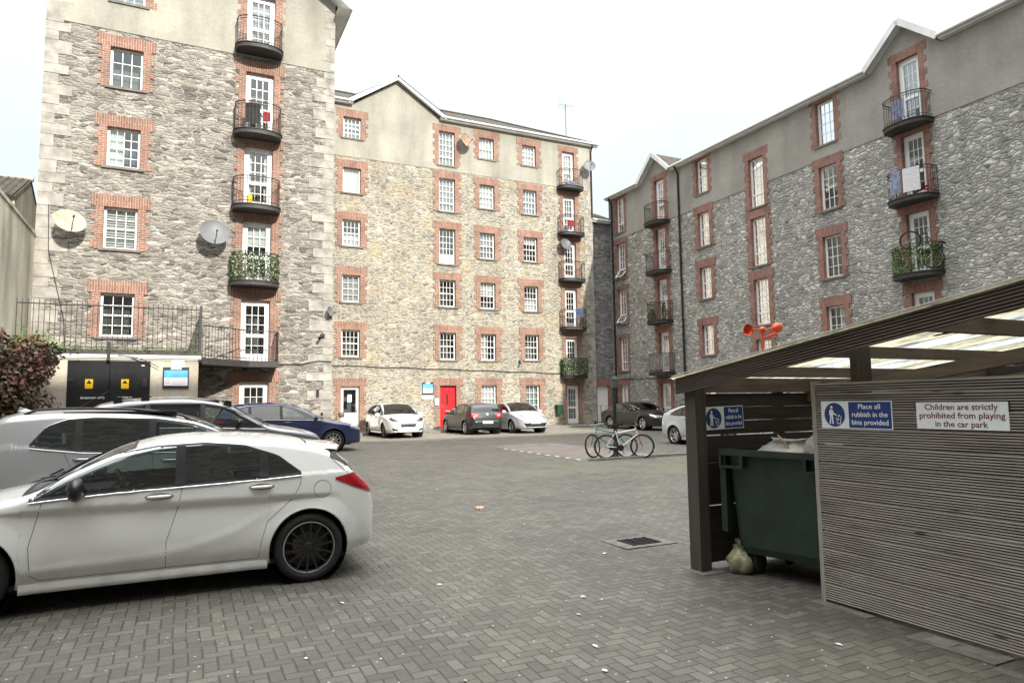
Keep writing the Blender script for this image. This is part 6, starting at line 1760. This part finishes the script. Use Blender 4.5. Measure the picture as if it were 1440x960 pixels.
k = MB(); k.lathe([(.078, 1.96), (.135, 2.18)], n=4, smooth=False, a0=PI / 4, a1=PI / 4 + 2 * PI); k.build('lantern_glass', M['mist'], ln)

# ---------------------------------------------------------------- bicycles
def bicycle(label, pos, rot, frame_m, fork_m, lean, steer=0.0, cat='bicycle', r=.335, name='bicycle', wb=1.04):
    b = lthing(name, label, cat, (pos[0], pos[1], G(*pos)), rot=rot)
    b.rotation_mode = 'XYZ'; b.rotation_euler = (lean, 0, TH + rot)
    b.rotation_mode = 'XYZ'
    mm = Matrix.Rotation(TH + rot, 4, 'Z') @ Matrix.Rotation(lean, 4, 'X'); b.rotation_euler = mm.to_euler()
    def wheel(x, st=0.0, piv=None):
        k = MB(); N = 36
        def T(p):
            p = Vector(p)
            if st: p = Matrix.Rotation(st, 3, 'Z') @ (p - Vector((piv, 0, 0))) + Vector((piv, 0, 0))
            return p
        k.tube([T((x + math.cos(2 * PI * i / N) * (r - .022), 0, r + math.sin(2 * PI * i / N) * (r - .022))) for i in range(N)], .027, 7, closed=True)
        w_ = k.build('wheel', M['rubber'], b)
        k = MB(); k.tube([T((x + math.cos(2 * PI * i / N) * (r - .048), 0, r + math.sin(2 * PI * i / N) * (r - .048))) for i in range(N)], .009, 5, closed=True)
        for i in range(16): a = 2 * PI * i / 16; k.tube([T((x, .02 * (-1) ** i, r)), T((x + math.cos(a) * (r - .05), 0, r + math.sin(a) * (r - .05)))], .0016, 3, caps=False)
        k.tube([T((x, -.05, r)), T((x, .05, r))], .018, 8); k.build('rim', M['alloy'], w_)
        return T
    xr, xf = -wb / 2, wb / 2
    wheel(xr); T = wheel(xf, steer, xf - .12)
    bb = Vector((-.10, 0, .30)); st_ = Vector((-.26, 0, .78)); hd = Vector((xf - .18, 0, .80)); hd2 = Vector((xf - .14, 0, .66))
    k = MB(); rr = .018
    for a, c_ in ((bb, st_), (st_ + Vector((.03, 0, -.08)), hd), (bb, hd2), (hd + Vector((-.02, 0, .05)), hd2 + Vector((.01, 0, -.03)))): k.tube([a, c_], rr, 8)
    for sg in (-1, 1): k.tube([bb, Vector((xr, sg * .05, r))], .010, 6); k.tube([st_ + Vector((.02, 0, -.05)), Vector((xr, sg * .05, r))], .009, 6)
    k.build('frame', frame_m, b)
    k = MB()
    for sg in (-1, 1): k.tube([T(hd2 + Vector((.01, 0, -.02))), T(Vector((hd2.x + .02, sg * .045, .62))), T(Vector((xf, sg * .045, r)))], .012, 6)
    k.build('fork', fork_m, b)
    k = MB(); h0 = hd + Vector((-.04, 0, .10)); k.tube([hd, h0, h0 + Vector((.06, 0, .03))], .012, 6)
    k.tube([T(h0 + Vector((.03, -.29, .06))), T(h0 + Vector((.06, -.1, .03))), T(h0 + Vector((.06, .1, .03))), T(h0 + Vector((.03, .29, .06)))], .011, 6); k.build('handlebar', M['alloy'], b)
    k = MB()
    for sg in (-1, 1): k.tube([T(h0 + Vector((.035, sg * .20, .05))), T(h0 + Vector((.02, sg * .30, .065)))], .017, 7)
    k.build('grips', M['rubber'], b)
    k = MB(); k.tube([st_, st_ + Vector((-.04, 0, .14))], .012, 6); c_ = st_ + Vector((-.06, 0, .16))
    k.add([c_ + Vector(q) for q in ((-.13, -.07, .01), (-.13, .07, .01), (.02, .045, .0), (.15, .012, -.005), (.15, -.012, -.005), (.02, -.045, 0), (-.11, -.05, -.04), (-.11, .05, -.04), (.1, 0, -.035))],
          [(0, 1, 2, 5), (5, 2, 3, 4), (0, 6, 7, 1), (1, 7, 8, 3, 2), (0, 5, 4, 8, 6), (6, 8, 7), (3, 8, 4)], 0, True); k.build('saddle', M['rubber'], b)
    k = MB(); k.lathe([(.085, -.004), (.09, 0), (.085, .004), (.0, .004)], bb + Vector((0, -.04, 0)), (0, 1, 0), 24); k.tube([bb + Vector((0, -.06, 0)), bb + Vector((.08, -.07, -.14)), bb + Vector((.08, -.14, -.14))], .012, 6); k.tube([bb + Vector((0, .06, 0)), bb + Vector((-.08, .07, .14)), bb + Vector((-.08, .14, .14))], .012, 6)
    for zz in (.06, -.05): k.tube([bb + Vector((0, -.04, zz)), Vector((xr, -.04, r + zz * .4))], .004, 4)
    k.build('crankset', M['iron'], b)
    return b
bicycle('white mountain bicycle with a red fork, leaned against the black lamp post', (11.15, 15.93), math.radians(-22), M['bikewhite'], M['bikered'], math.radians(7), math.radians(-12), wb=1.02)
bicycle('teal bicycle with its front wheel turned towards the viewer, leaned on the lamp post', (10.85, 16.22), PI - math.radians(22), M['teal'], M['iron'], math.radians(8), math.radians(42), wb=1.0)
bk = bicycle('old bicycle with a round front basket, standing by the white glazed door', (6.45, 33.2), math.radians(-35), M['iron'], M['iron'], math.radians(3), math.radians(25))
k = MB(); k.lathe([(0, -.12), (.11, -.12), (.15, 0), (.16, .13), (.145, .13), (.1, -.1)], (.58, 0, 1.0), n=16); k.build('basket', M['sill'], bk)

# ---------------------------------------------------------------- scooter by the link door
scz = G(21.75, 33.9) + .0
sc_ = lthing('kick_scooter', 'black kick scooter standing on end beside the plain white corner door', 'scooter', (21.78, 33.55, G(21.8, 33.6) + .1), rot=.3)
k = MB(); k.box(-.25, -.06, .09, .25, .06, .12); k.build('deck', M['iron'], sc_)
k = MB(); k.tube([(.28, 0, .1), (.22, 0, 1.05)], .02, 8); k.tube([(.22, -.2, 1.05), (.22, .2, 1.05)], .015, 6); k.build('steering_column', M['iron'], sc_)
for x in (-.3, .32):
    k = MB(); k.lathe([(0, -.015), (.09, -.015), (.1, 0), (.09, .015), (0, .015)], (x, 0, .1), (0, 1, 0), 16); k.build('wheel', M['rubber'], sc_)

# ---------------------------------------------------------------- satellite dishes
def dish(label, F, s, z, R, mat, face, out=.45, arm_drop=.18):
    """face = direction the bowl looks in courtyard axes"""
    p = F.P(s, z, 0); root = thing('satellite_dish', label, 'satellite dish', tuple(p), group=None)
    n = Vector(face).normalized(); c_ = F.P(s, z, out)
    k = MB(); prof = [(R * i / 8, -R * .22 * (1 - (i / 8) ** 2)) for i in range(9)] + [(R * 1.02, .004), (R * .99, -.02)] + [(R * i / 8, -R * .22 * (1 - (i / 8) ** 2) - .012) for i in range(7, -1, -1)]
    k.lathe(prof, c_, n, 36); d_ = k.build('reflector', mat, root)
    k = MB(); low = Vector((0, 0, -1)); low = (low - n * low.dot(n)).normalized()
    rim = c_ + low * R * .98; hd_ = c_ + n * R * 1.0 + low * R * .45
    k.tube([rim, rim.lerp(hd_, .5), hd_], .012 * max(1, R * 3), 6); k.lathe([(.0, -.05), (.035, -.05), (.035, .05), (0, .06)], hd_, -n, 10); k.build('feed_arm', M['sill'], root)
    k = MB(); bk_ = c_ - n * R * .23; wp = F.P(s, z - arm_drop * .3, 0)
    k.tube([bk_, bk_.lerp(wp, .5) + Vector((0, 0, -.03)), wp], .022, 6); q0 = F.P(s - .08, z - .2 - arm_drop * .3, 0); q1 = F.P(s + .08, z + .12, .02); k.box(*q0, *q1); k.build('wall_bracket', M['sill'], root)
    return root
dish('cream satellite dish with rusty stains, on the far left of the left block', FL, -3.30, 7.72, .45, M['cream_dish'], (.28, -.8, .48), .5)
dish('large dark grey satellite dish between window and balcony on the left block', FL, .90, 7.78, .47, M['grey_dish'], (.12, -.95, .30), .5)
dish('rusty orange satellite dish on the render beside the upper stair window', FM, 13.78, 16.25, .40, M['rust_dish'], (.4, -.85, .2), .45)
dish('grey satellite dish beside the third balcony down, far right of the buff block', FM, 20.02, 11.0, .36, M['grey_dish'], (.1, -.9, .3), .4)
dish('pale grey dish on the rendered top corner next to the highest corner balcony', FM, 21.7, 15.9, .36, M['grey_dish'], (-.3, -.9, .3), .5)
dish('small dark dish low on the corner where left and buff blocks meet', FL, 4.9, 4.9 + .35, .18, M['grey_dish'], (.7, -.7, .2), .22)

# ---------------------------------------------------------------- signs on the walls
def notice(label, F, s0, s1, z0, z1, d=.02, crop=True):
    r_ = thing('notice_board', label, 'sign', tuple(F.P((s0 + s1) / 2, z0, d)))
    k = MB(); F.box(k, s0, z0, d, s1, z1, d + .02); k.build('navy_frame', M['navy'], r_)
    w_, h_ = s1 - s0, z1 - z0
    k = MB(); F.box(k, s0 + w_ * .05, z0 + h_ * .12, d + .021, s1 - w_ * .05, z0 + h_ * .50, d + .025); k.build('white_panel', M['signwhite'], r_)
    k = MB(); F.box(k, s0 + w_ * .05, z0 + h_ * .503, d + .021, s1 - w_ * .05, z0 + h_ * .85, d + .025); k.build('blue_panel', M['signsky'], r_)
    k = MB(); F.box(k, s0 + w_ * .3, z0 + h_ * .89, d + .021, s1 - w_ * .3, z0 + h_ * .99, d + .026); k.build('pale_header', M['signwhite'], r_)
    k = MB(); c_ = F.P(s0 + w_ * .18, z0 + h_ * .32, d + .028); k.tube([c_ + Vector((math.cos(t * PI / 8) * .05, 0, math.sin(t * PI / 8) * .05)) for t in range(16)], .007, 4, closed=True)
    for j in range(3): F.box(k, s0 + w_ * .36, z0 + h_ * (.2 + j * .09), d + .0252, s1 - w_ * .12, z0 + h_ * (.22 + j * .09), d + .0265)
    k.build('grey_markings', M['lace'], r_)
    return r_
notice('blue and white framed notice board on the cream store wall, right of the black doors', FS, -.50, .22, 2.38, 3.02)
k = MB(); FS.box(k, -.28, 3.03, .004, .08, 3.22, .01); o = k.build('notice_sheet', M['signwhite']); o.rotation_euler = (0, 0, TH); tag(o, 'small blank white sheet fixed directly above the notice board on the cream wall', 'notice')
notice('small blue and white notice board on the stone wall left of the red door', FM, 11.35, 11.95, 2.32, 2.95)
k = MB(); FM.box(k, 11.32, 2.08, .02, 11.93, 2.26, .03); o = k.build('notice_sheet', M['signwhite']); o.rotation_euler = (0, 0, TH); tag(o, 'white strip fixed under the small notice board near the red door', 'notice')
k = MB(); FM.box(k, 12.02, 1.75, .03, 12.24, 2.1, .10); o = k.build('entry_panel', M['upvc']); o.rotation_euler = (0, 0, TH); tag(o, 'white entry panel on the brickwork at the left of the red door', 'entry panel')
k = MB(); FM.box(k, 19.3, 1.15, .02, 19.62, 1.62, .30); FM.box(k, 19.26, 1.62, .02, 19.66, 1.68, .34); FM.box(k, 19.36, 1.44, .30, 19.56, 1.54, .305)
o = k.build('wall_bin', M['greenwall']); o.rotation_euler = (0, 0, TH); tag(o, 'small green litter bin hung on the stone wall left of the corner glazed door', 'litter bin')
dd_parent = dd
for txt, x, w_ in (('BINBAWN APTS', -2.32, 1.0), ('PROPERTY', -1.50, 1.0)):
    me = text_mesh(txt, .085, .02); me.name = 'stencilled_lettering'
    me.transform(Matrix.Translation(Vector((x, stv + .016, 2.10)) - ORG[dd.name]) @ Matrix.Rotation(PI / 2, 4, 'X')); me.materials.append(M['signwhite']); o = bpy.data.objects.new('stencilled_lettering', me); col.objects.link(o); o.parent = dd
# aerial on the roof
ae = thing('tv_aerial', 'tall thin television aerial mast on the roof of the buff block', 'aerial', (21.6, VM + 2.5, 17.9))
k = MB(); k.tube([(21.9, VM + 2.5, 18.0), (21.9, VM + 2.5, 21.0)], .03, 6); k.build('mast', M['sill'], ae)
k = MB()
k.tube([(21.3, VM + 2.5, 20.9), (22.6, VM + 2.5, 20.95)], .012, 4)
for i in range(12):
    x = 21.35 + i * .1; k.tube([(x, VM + 2.5, 20.55 if i < 6 else 20.75), (x, VM + 2.5, 21.25 if i < 6 else 21.1)], .008, 4)
for zz in (20.6, 20.75, 21.05, 21.2): k.tube([(21.32, VM + 2.5, zz), (21.95, VM + 2.5, zz)], .007, 4)
k.build('elements', M['sill'], ae)

# ---------------------------------------------------------------- things on the balconies
def hang(name, label, cat, F, at, Lt, t, w, h, z, mat, out=.03, wav=.02):
    k = MB(); rows = []
    for zz in (0, -.3, -.7, -1):
        row = []
        for i in range(9):
            a, d = at(Lt * t - w / 2 + w * i / 8); row.append(F.P(a, z + zz * h, d + out + wav * math.sin(i * 1.9) * (-zz)))
        rows.append(row)
    k.grid(rows); o = k.build(name, mat); o.rotation_euler = (0, 0, TH); tag(o, label, cat); return o
b3_ = BL[2]; zf = lf[3]
hang('draped_clothes', 'dark clothes hung inside the railing of the second-highest left balcony', 'clothes', FL, b3_[1], b3_[2], .42, .5, .75, zf + .95, M['cloth_dark'], -.10)
hang('red_cloth', 'red cloth hanging on the second-highest balcony of the left block', 'cloth', FL, b3_[1], b3_[2], .60, .26, .35, zf + .72, M['cloth_red'], -.13)
k = MB(); k.tube([(-.3, 0, 0), (-.3, 0, 1.25), (-.1, 0, 1.25)], .012, 5); k.tube([(.3, 0, 0), (.3, 0, 1.25), (.2, 0, 1.25)], .012, 5); k.box(-.32, -.02, 1.05, .32, .02, 1.13)
solo(k, 'drying_rack', M['sill'], 'folding clothes rack behind the railing of the second-highest left balcony', 'clothes rack', (2.25, VL - .3, lf[3]))
k = MB(); k.lathe([(0, 0), (.07, 0), (.085, .1), (.085, .35), (.05, .42), (0, .43)], n=14); solo(k, 'yellow_container', M['yellow'], 'yellow plastic container on the third balcony up of the left block', 'container', (2.02, VL - .35, lf[2] + .01))
k = MB()
for i in range(7): k.tube([(-.2 + i * .065, -.01, .3), (-.2 + i * .065, -.01, .95)], .006, 4)
k.tube([(-.24, -.01, .95), (.24, -.01, .95)], .01, 5); k.tube([(-.24, -.01, .3), (.24, -.01, .3)], .01, 5)
for i in range(3):
    k.box(-.2 + i * .15, -.02, .42, -.08 + i * .15, 0, .46); k.box(-.2 + i * .15, -.02, .54, -.08 + i * .15, 0, .58)
solo(k, 'wire_airer', M['black'], 'small black wire airer on the topmost left balcony', 'airer', (2.32, VL - .55, lf[4]))
def ivy(label, F, bal, z, n, dens, mat='leaf_ivy', full=1.0, name='railing_plant'):
    _, at, Lt = bal; pts = []
    for _ in range(n):
        t = random.random()
        a, d = at(Lt * t); zz = z + .06 + random.random() ** dens * .88 * full
        pts.append((F.P(a, zz, d + random.gauss(0, .035)), F.P(0, 0, 1) - F.P(0, 0, 0)))
    c_ = F.P(bal_c(F, bal), z, .4)
    o = leaves(pts, .075, name, M[mat]); o.rotation_euler = (0, 0, TH); tag(o, label, 'plant'); return o
def bal_c(F, bal): return bal[1](bal[2] / 2)[0]
ivy('ivy woven through the railing of the lowest curved left balcony', FL, BL[0], lf[1], 1500, .95)
ivy('dense pale ivy covering the lowest corner balcony above the glazed door', FM, BM[0], fz[0], 2100, 1.0)
ivy('green creeper on the balcony holding an upside-down bicycle', FR, BR1[0], rf[1], 1100, 1.2, 'leaf_green')
def pot_plant(label, F, s, z, d, h, w, n=420, mat='leaf_green'):
    p = F.P(s, z, d); r_ = thing('potted_shrub', label, 'plant', tuple(p)); k = MB()
    k.lathe([(0, 0), (.1, 0), (.13, .2), (.115, .2), (.1, .18), (0, .18)], p, n=12); k.build('pot', M['brick'] if False else M['sill'], r_)
    pts = []
    for _ in range(n):
        a = random.uniform(0, 2 * PI); t = random.random(); rr = w * (1 - .6 * t) * math.sqrt(random.random())
        pts.append((p + Vector((math.cos(a) * rr, math.sin(a) * rr, .2 + t * (h - .2))), (math.cos(a), math.sin(a), .5)))
    leaves(pts, .07, 'foliage', M[mat], r_, org=ORG[r_.name])
z2 = rf[1]
pot_plant('tall bushy potted shrub at the right end of the distant planted balcony', FR, 29.05, z2, .35, .95, .22)
pot_plant('lower potted shrub at the left end of the distant planted balcony', FR, 30.0, z2, .4, .7, .25)
_, at_, Lt_ = BR2[0]
P1 = [FR.P(*(lambda q: (q[0], rf[0] + .1, q[1]))(at_(Lt_ * i / 24))) for i in range(25)]
hang('towel', 'long striped towel drying over the second-highest right balcony railing', 'towel', FR, BR1[1][1], BR1[1][2], .38, .55, .85, rf[2] + .97, M['cloth_white'], .02)
hang('towel', 'blue-grey patterned towel hung beside the striped one on the right balcony', 'towel', FR, BR1[1][1], BR1[1][2], .60, .42, .8, rf[2] + .97, M['cloth_grey'], .03)
hang('drying_laundry', 'pale clothes drying inside the topmost right balcony', 'laundry', FR, BR1[2][1], BR1[2][2], .55, .45, .7, rf[3] + .9, M['cloth_grey'], -.2)
k = MB()
for i in range(10): k.obox((random.uniform(-.3, .3), random.uniform(-.06, .06), random.uniform(.05, .22)), (.04, 0, .01), (0, .035, 0), (0, .01, .03))
solo(k, 'red_flowers', M['cloth_red'], 'low box of red flowers on the balcony with towels', 'flowers', (UR - .55, 14.55, rf[2]), rot=PI / 2)
hang('jeans', 'dark blue jeans drying over a corner balcony railing of the buff block', 'laundry', FM, BM[1][1], BM[1][2], .55, .55, .5, fz[1] + 1.05, M['cloth_blue'], .05, .05)
hang('red_laundry', 'red cloth inside the second-highest corner balcony of the buff block', 'laundry', FM, BM[3][1], BM[3][2], .45, .42, .4, fz[3] + .75, M['cloth_red'], -.3)
k = MB(); k.tube([(-.5, 0, .1), (-.1, 0, .75), (-.1, 0, 1.0)], .03, 6); k.tube([(.5, 0, .1), (.0, 0, .3), (-.4, 0, .15)], .04, 6); k.box(-.35, -.06, .1, .4, .06, .22)
solo(k, 'folded_chair', M['cloth_grey'], 'purple-grey folded chair on the highest corner balcony of the buff block', 'chair', (20.45, VM - .4, fz[4]))
# reed screen on the lowest distant balcony
k = MB(); nn = 52
for i in range(nn):
    if i % 3 == 2: continue
    a, d = at_(Lt_ * (i + .1) / nn); a2, d2 = at_(Lt_ * (i + .9) / nn)
    k.add([FR.P(a, rf[0] + .1, d), FR.P(a2, rf[0] + .1, d2), FR.P(a2, rf[0] + .95, d2), FR.P(a, rf[0] + .95, d)], [(0, 1, 2, 3)])
o = k.build('reed_screen', M['trim']); o.rotation_euler = (0, 0, TH); tag(o, 'upright slat screen tied to the lowest railed balcony of the right block', 'screen')
# bicycle upended on a right-hand balcony
ub = bicycle('black bicycle stood on end on the plant-covered right balcony', (UR - .5, 15.1), PI / 2 - .1, M['iron'], M['iron'], 0, .5)
ub.location = W(UR - .50, 15.0, rf[1] + .55); ub.rotation_euler = (Matrix.Rotation(TH + PI / 2 + .2, 4, 'Z') @ Matrix.Rotation(-math.radians(48), 4, 'Y')).to_euler()

# ---------------------------------------------------------------- the red-leaved bush
bs = thing('red_leaved_shrub', 'large bush of dark red and green leaves, at the left edge against the cream store', 'shrub', (-3.7, 21.6, G(-3.7, 21.6)))
pts = []; random.seed(11)
cl_ = [(Vector((random.gauss(-4.2, .75), random.gauss(21.6, .55), 0)), random.uniform(.35, .75)) for _ in range(46)]
clumps = []
for c_, r_ in cl_:
    c_.z = random.uniform(.5, 3.75 - .3 * abs(c_.x + 4.0)); clumps.append((c_, r_))
for c_, r_ in clumps:
    for _ in range(int(520 * r_)):
        d = Vector([random.gauss(0, 1) for _ in range(3)]).normalized(); q = c_ + d * r_ * (random.random() ** .35) * .8
        if q.x > -2.95 + .1 * random.random(): continue
        pts.append((q, d + Vector((0, 0, .4))))
tn = lambda p: .35 + .5 * math.sin(p[0] * 5 + p[2] * 3) * math.sin(p[2] * 4 + p[1] * 2) * .6 + .12 * (p[2] - 1.6)
leaves(pts, .115, 'foliage', M['leaf_red'], bs, org=ORG[bs.name], tone=tn)
k = MB()
for i in range(14):
    c_, _ = clumps[i]; b_ = Vector((-4.2 + random.uniform(-.25, .25), 21.6 + random.uniform(-.2, .2), .25)); k.tube([b_, b_.lerp(c_, .5) + Vector((0, 0, .15)), c_], [.035, .02, .008], 5)
k.build('branches', M['bark'], bs)
pts = []
for _ in range(900): pts.append(((random.gauss(-3.85, .35), random.gauss(23.0, .2), 3.5 + abs(random.gauss(0, .18))), (0, -.5, 1)))
o = leaves(pts, .085, 'wall_weeds', M['leaf_green']); o.rotation_euler = (0, 0, TH); tag(o, 'bright green weeds sprouting at the left end of the store roof', 'plant')
pts = []
for _ in range(500): pts.append(((random.gauss(-4.35, .25), random.gauss(20.6, .2), 1.0 + abs(random.gauss(0, .35))), (0, -.5, 1)))
o = leaves(pts, .08, 'low_shrub', M['leaf_green']); o.rotation_euler = (0, 0, TH); tag(o, 'small yellow-green shrub in front of the red-leaved bush', 'plant')
# ================================================================ camera, sky, sun
pitch = math.atan(88 / 960.0); roll = math.radians(.8)
cam = bpy.data.cameras.new('camera'); co = bpy.data.objects.new('camera', cam); col.objects.link(co)
cam.sensor_width = 36; cam.lens = 24; cam.clip_end = 2000; cam.clip_start = .05
fw = Vector((0, math.cos(pitch), math.sin(pitch))); r0 = Vector((1, 0, 0)); u0 = r0.cross(fw)
rt = math.cos(roll) * r0 - math.sin(roll) * u0; up = math.cos(roll) * u0 + math.sin(roll) * r0
mt = Matrix((rt, up, -fw)).transposed().to_4x4(); mt.translation = Vector((0, 0, 1.75))
co.matrix_world = mt
sc.camera = co
sc.render.resolution_x = 1024; sc.render.resolution_y = 682

su, sv, sz = SUNV
sd = (W(su, -sv, 0) + Vector((0, 0, sz))).normalized()       # towards the sun
elev = math.asin(sd.z); az = math.atan2(sd.x, sd.y)          # azimuth from +Y, clockwise
sun = bpy.data.lights.new('sun', 'SUN'); so = bpy.data.objects.new('sun', sun); col.objects.link(so)
sun.energy = SUN_E; sun.angle = math.radians(1.0); sun.color = (1, .95, .86)
so.rotation_euler = sd.to_track_quat('Z', 'Y').to_euler(); so.location = (0, 0, 40)
wd = bpy.data.worlds.new('World'); sc.world = wd; wd.use_nodes = True
X.nt = nt = wd.node_tree; bg = nt.nodes['Background']
sky = nd('TexSky'); sky.sky_type = 'NISHITA'; sky.sun_disc = False; sky.sun_elevation = elev; sky.sun_rotation = az
sky.dust_density = 3.0; sky.ozone_density = 1.0; sky.air_density = 1.0
gv = nd('TexCoord').outputs['Generated']
cl = noise(gv, 1.6, 6, .55)
gx, gy, gz_ = sep(gv)
lum = X.op('POWER', X.op('MAXIMUM', gz_, 0.0), 4.0) * 4.0 + .57 + (cl - .5) * .12        # overcast gradient, boosted overhead out of view to add fill light
vm = nd('VectorMath', operation='SCALE'); vm.inputs[0].default_value = CLOUD; lk(lum, vm.inputs['Scale'])
tint = mix((.90, .99, 1.0), (1.02, 1.0, .98), step(gz_, .40, .75))
c = mix(mix(X(sky.outputs[0]), X(vm.outputs[0]), ramp(cl, [(.25, .82), (.7, .95)])), tint, 1.0, 'MULTIPLY')
lk(c, bg.inputs[0]); bg.inputs[1].default_value = SKY_S
vs = sc.view_settings; vs.view_transform = 'Standard'; vs.look = 'None'; vs.exposure = EXPO; vs.gamma = 1
try: vs.use_curve_mapping = False
except Exception: pass
sc.render.engine = 'CYCLES'
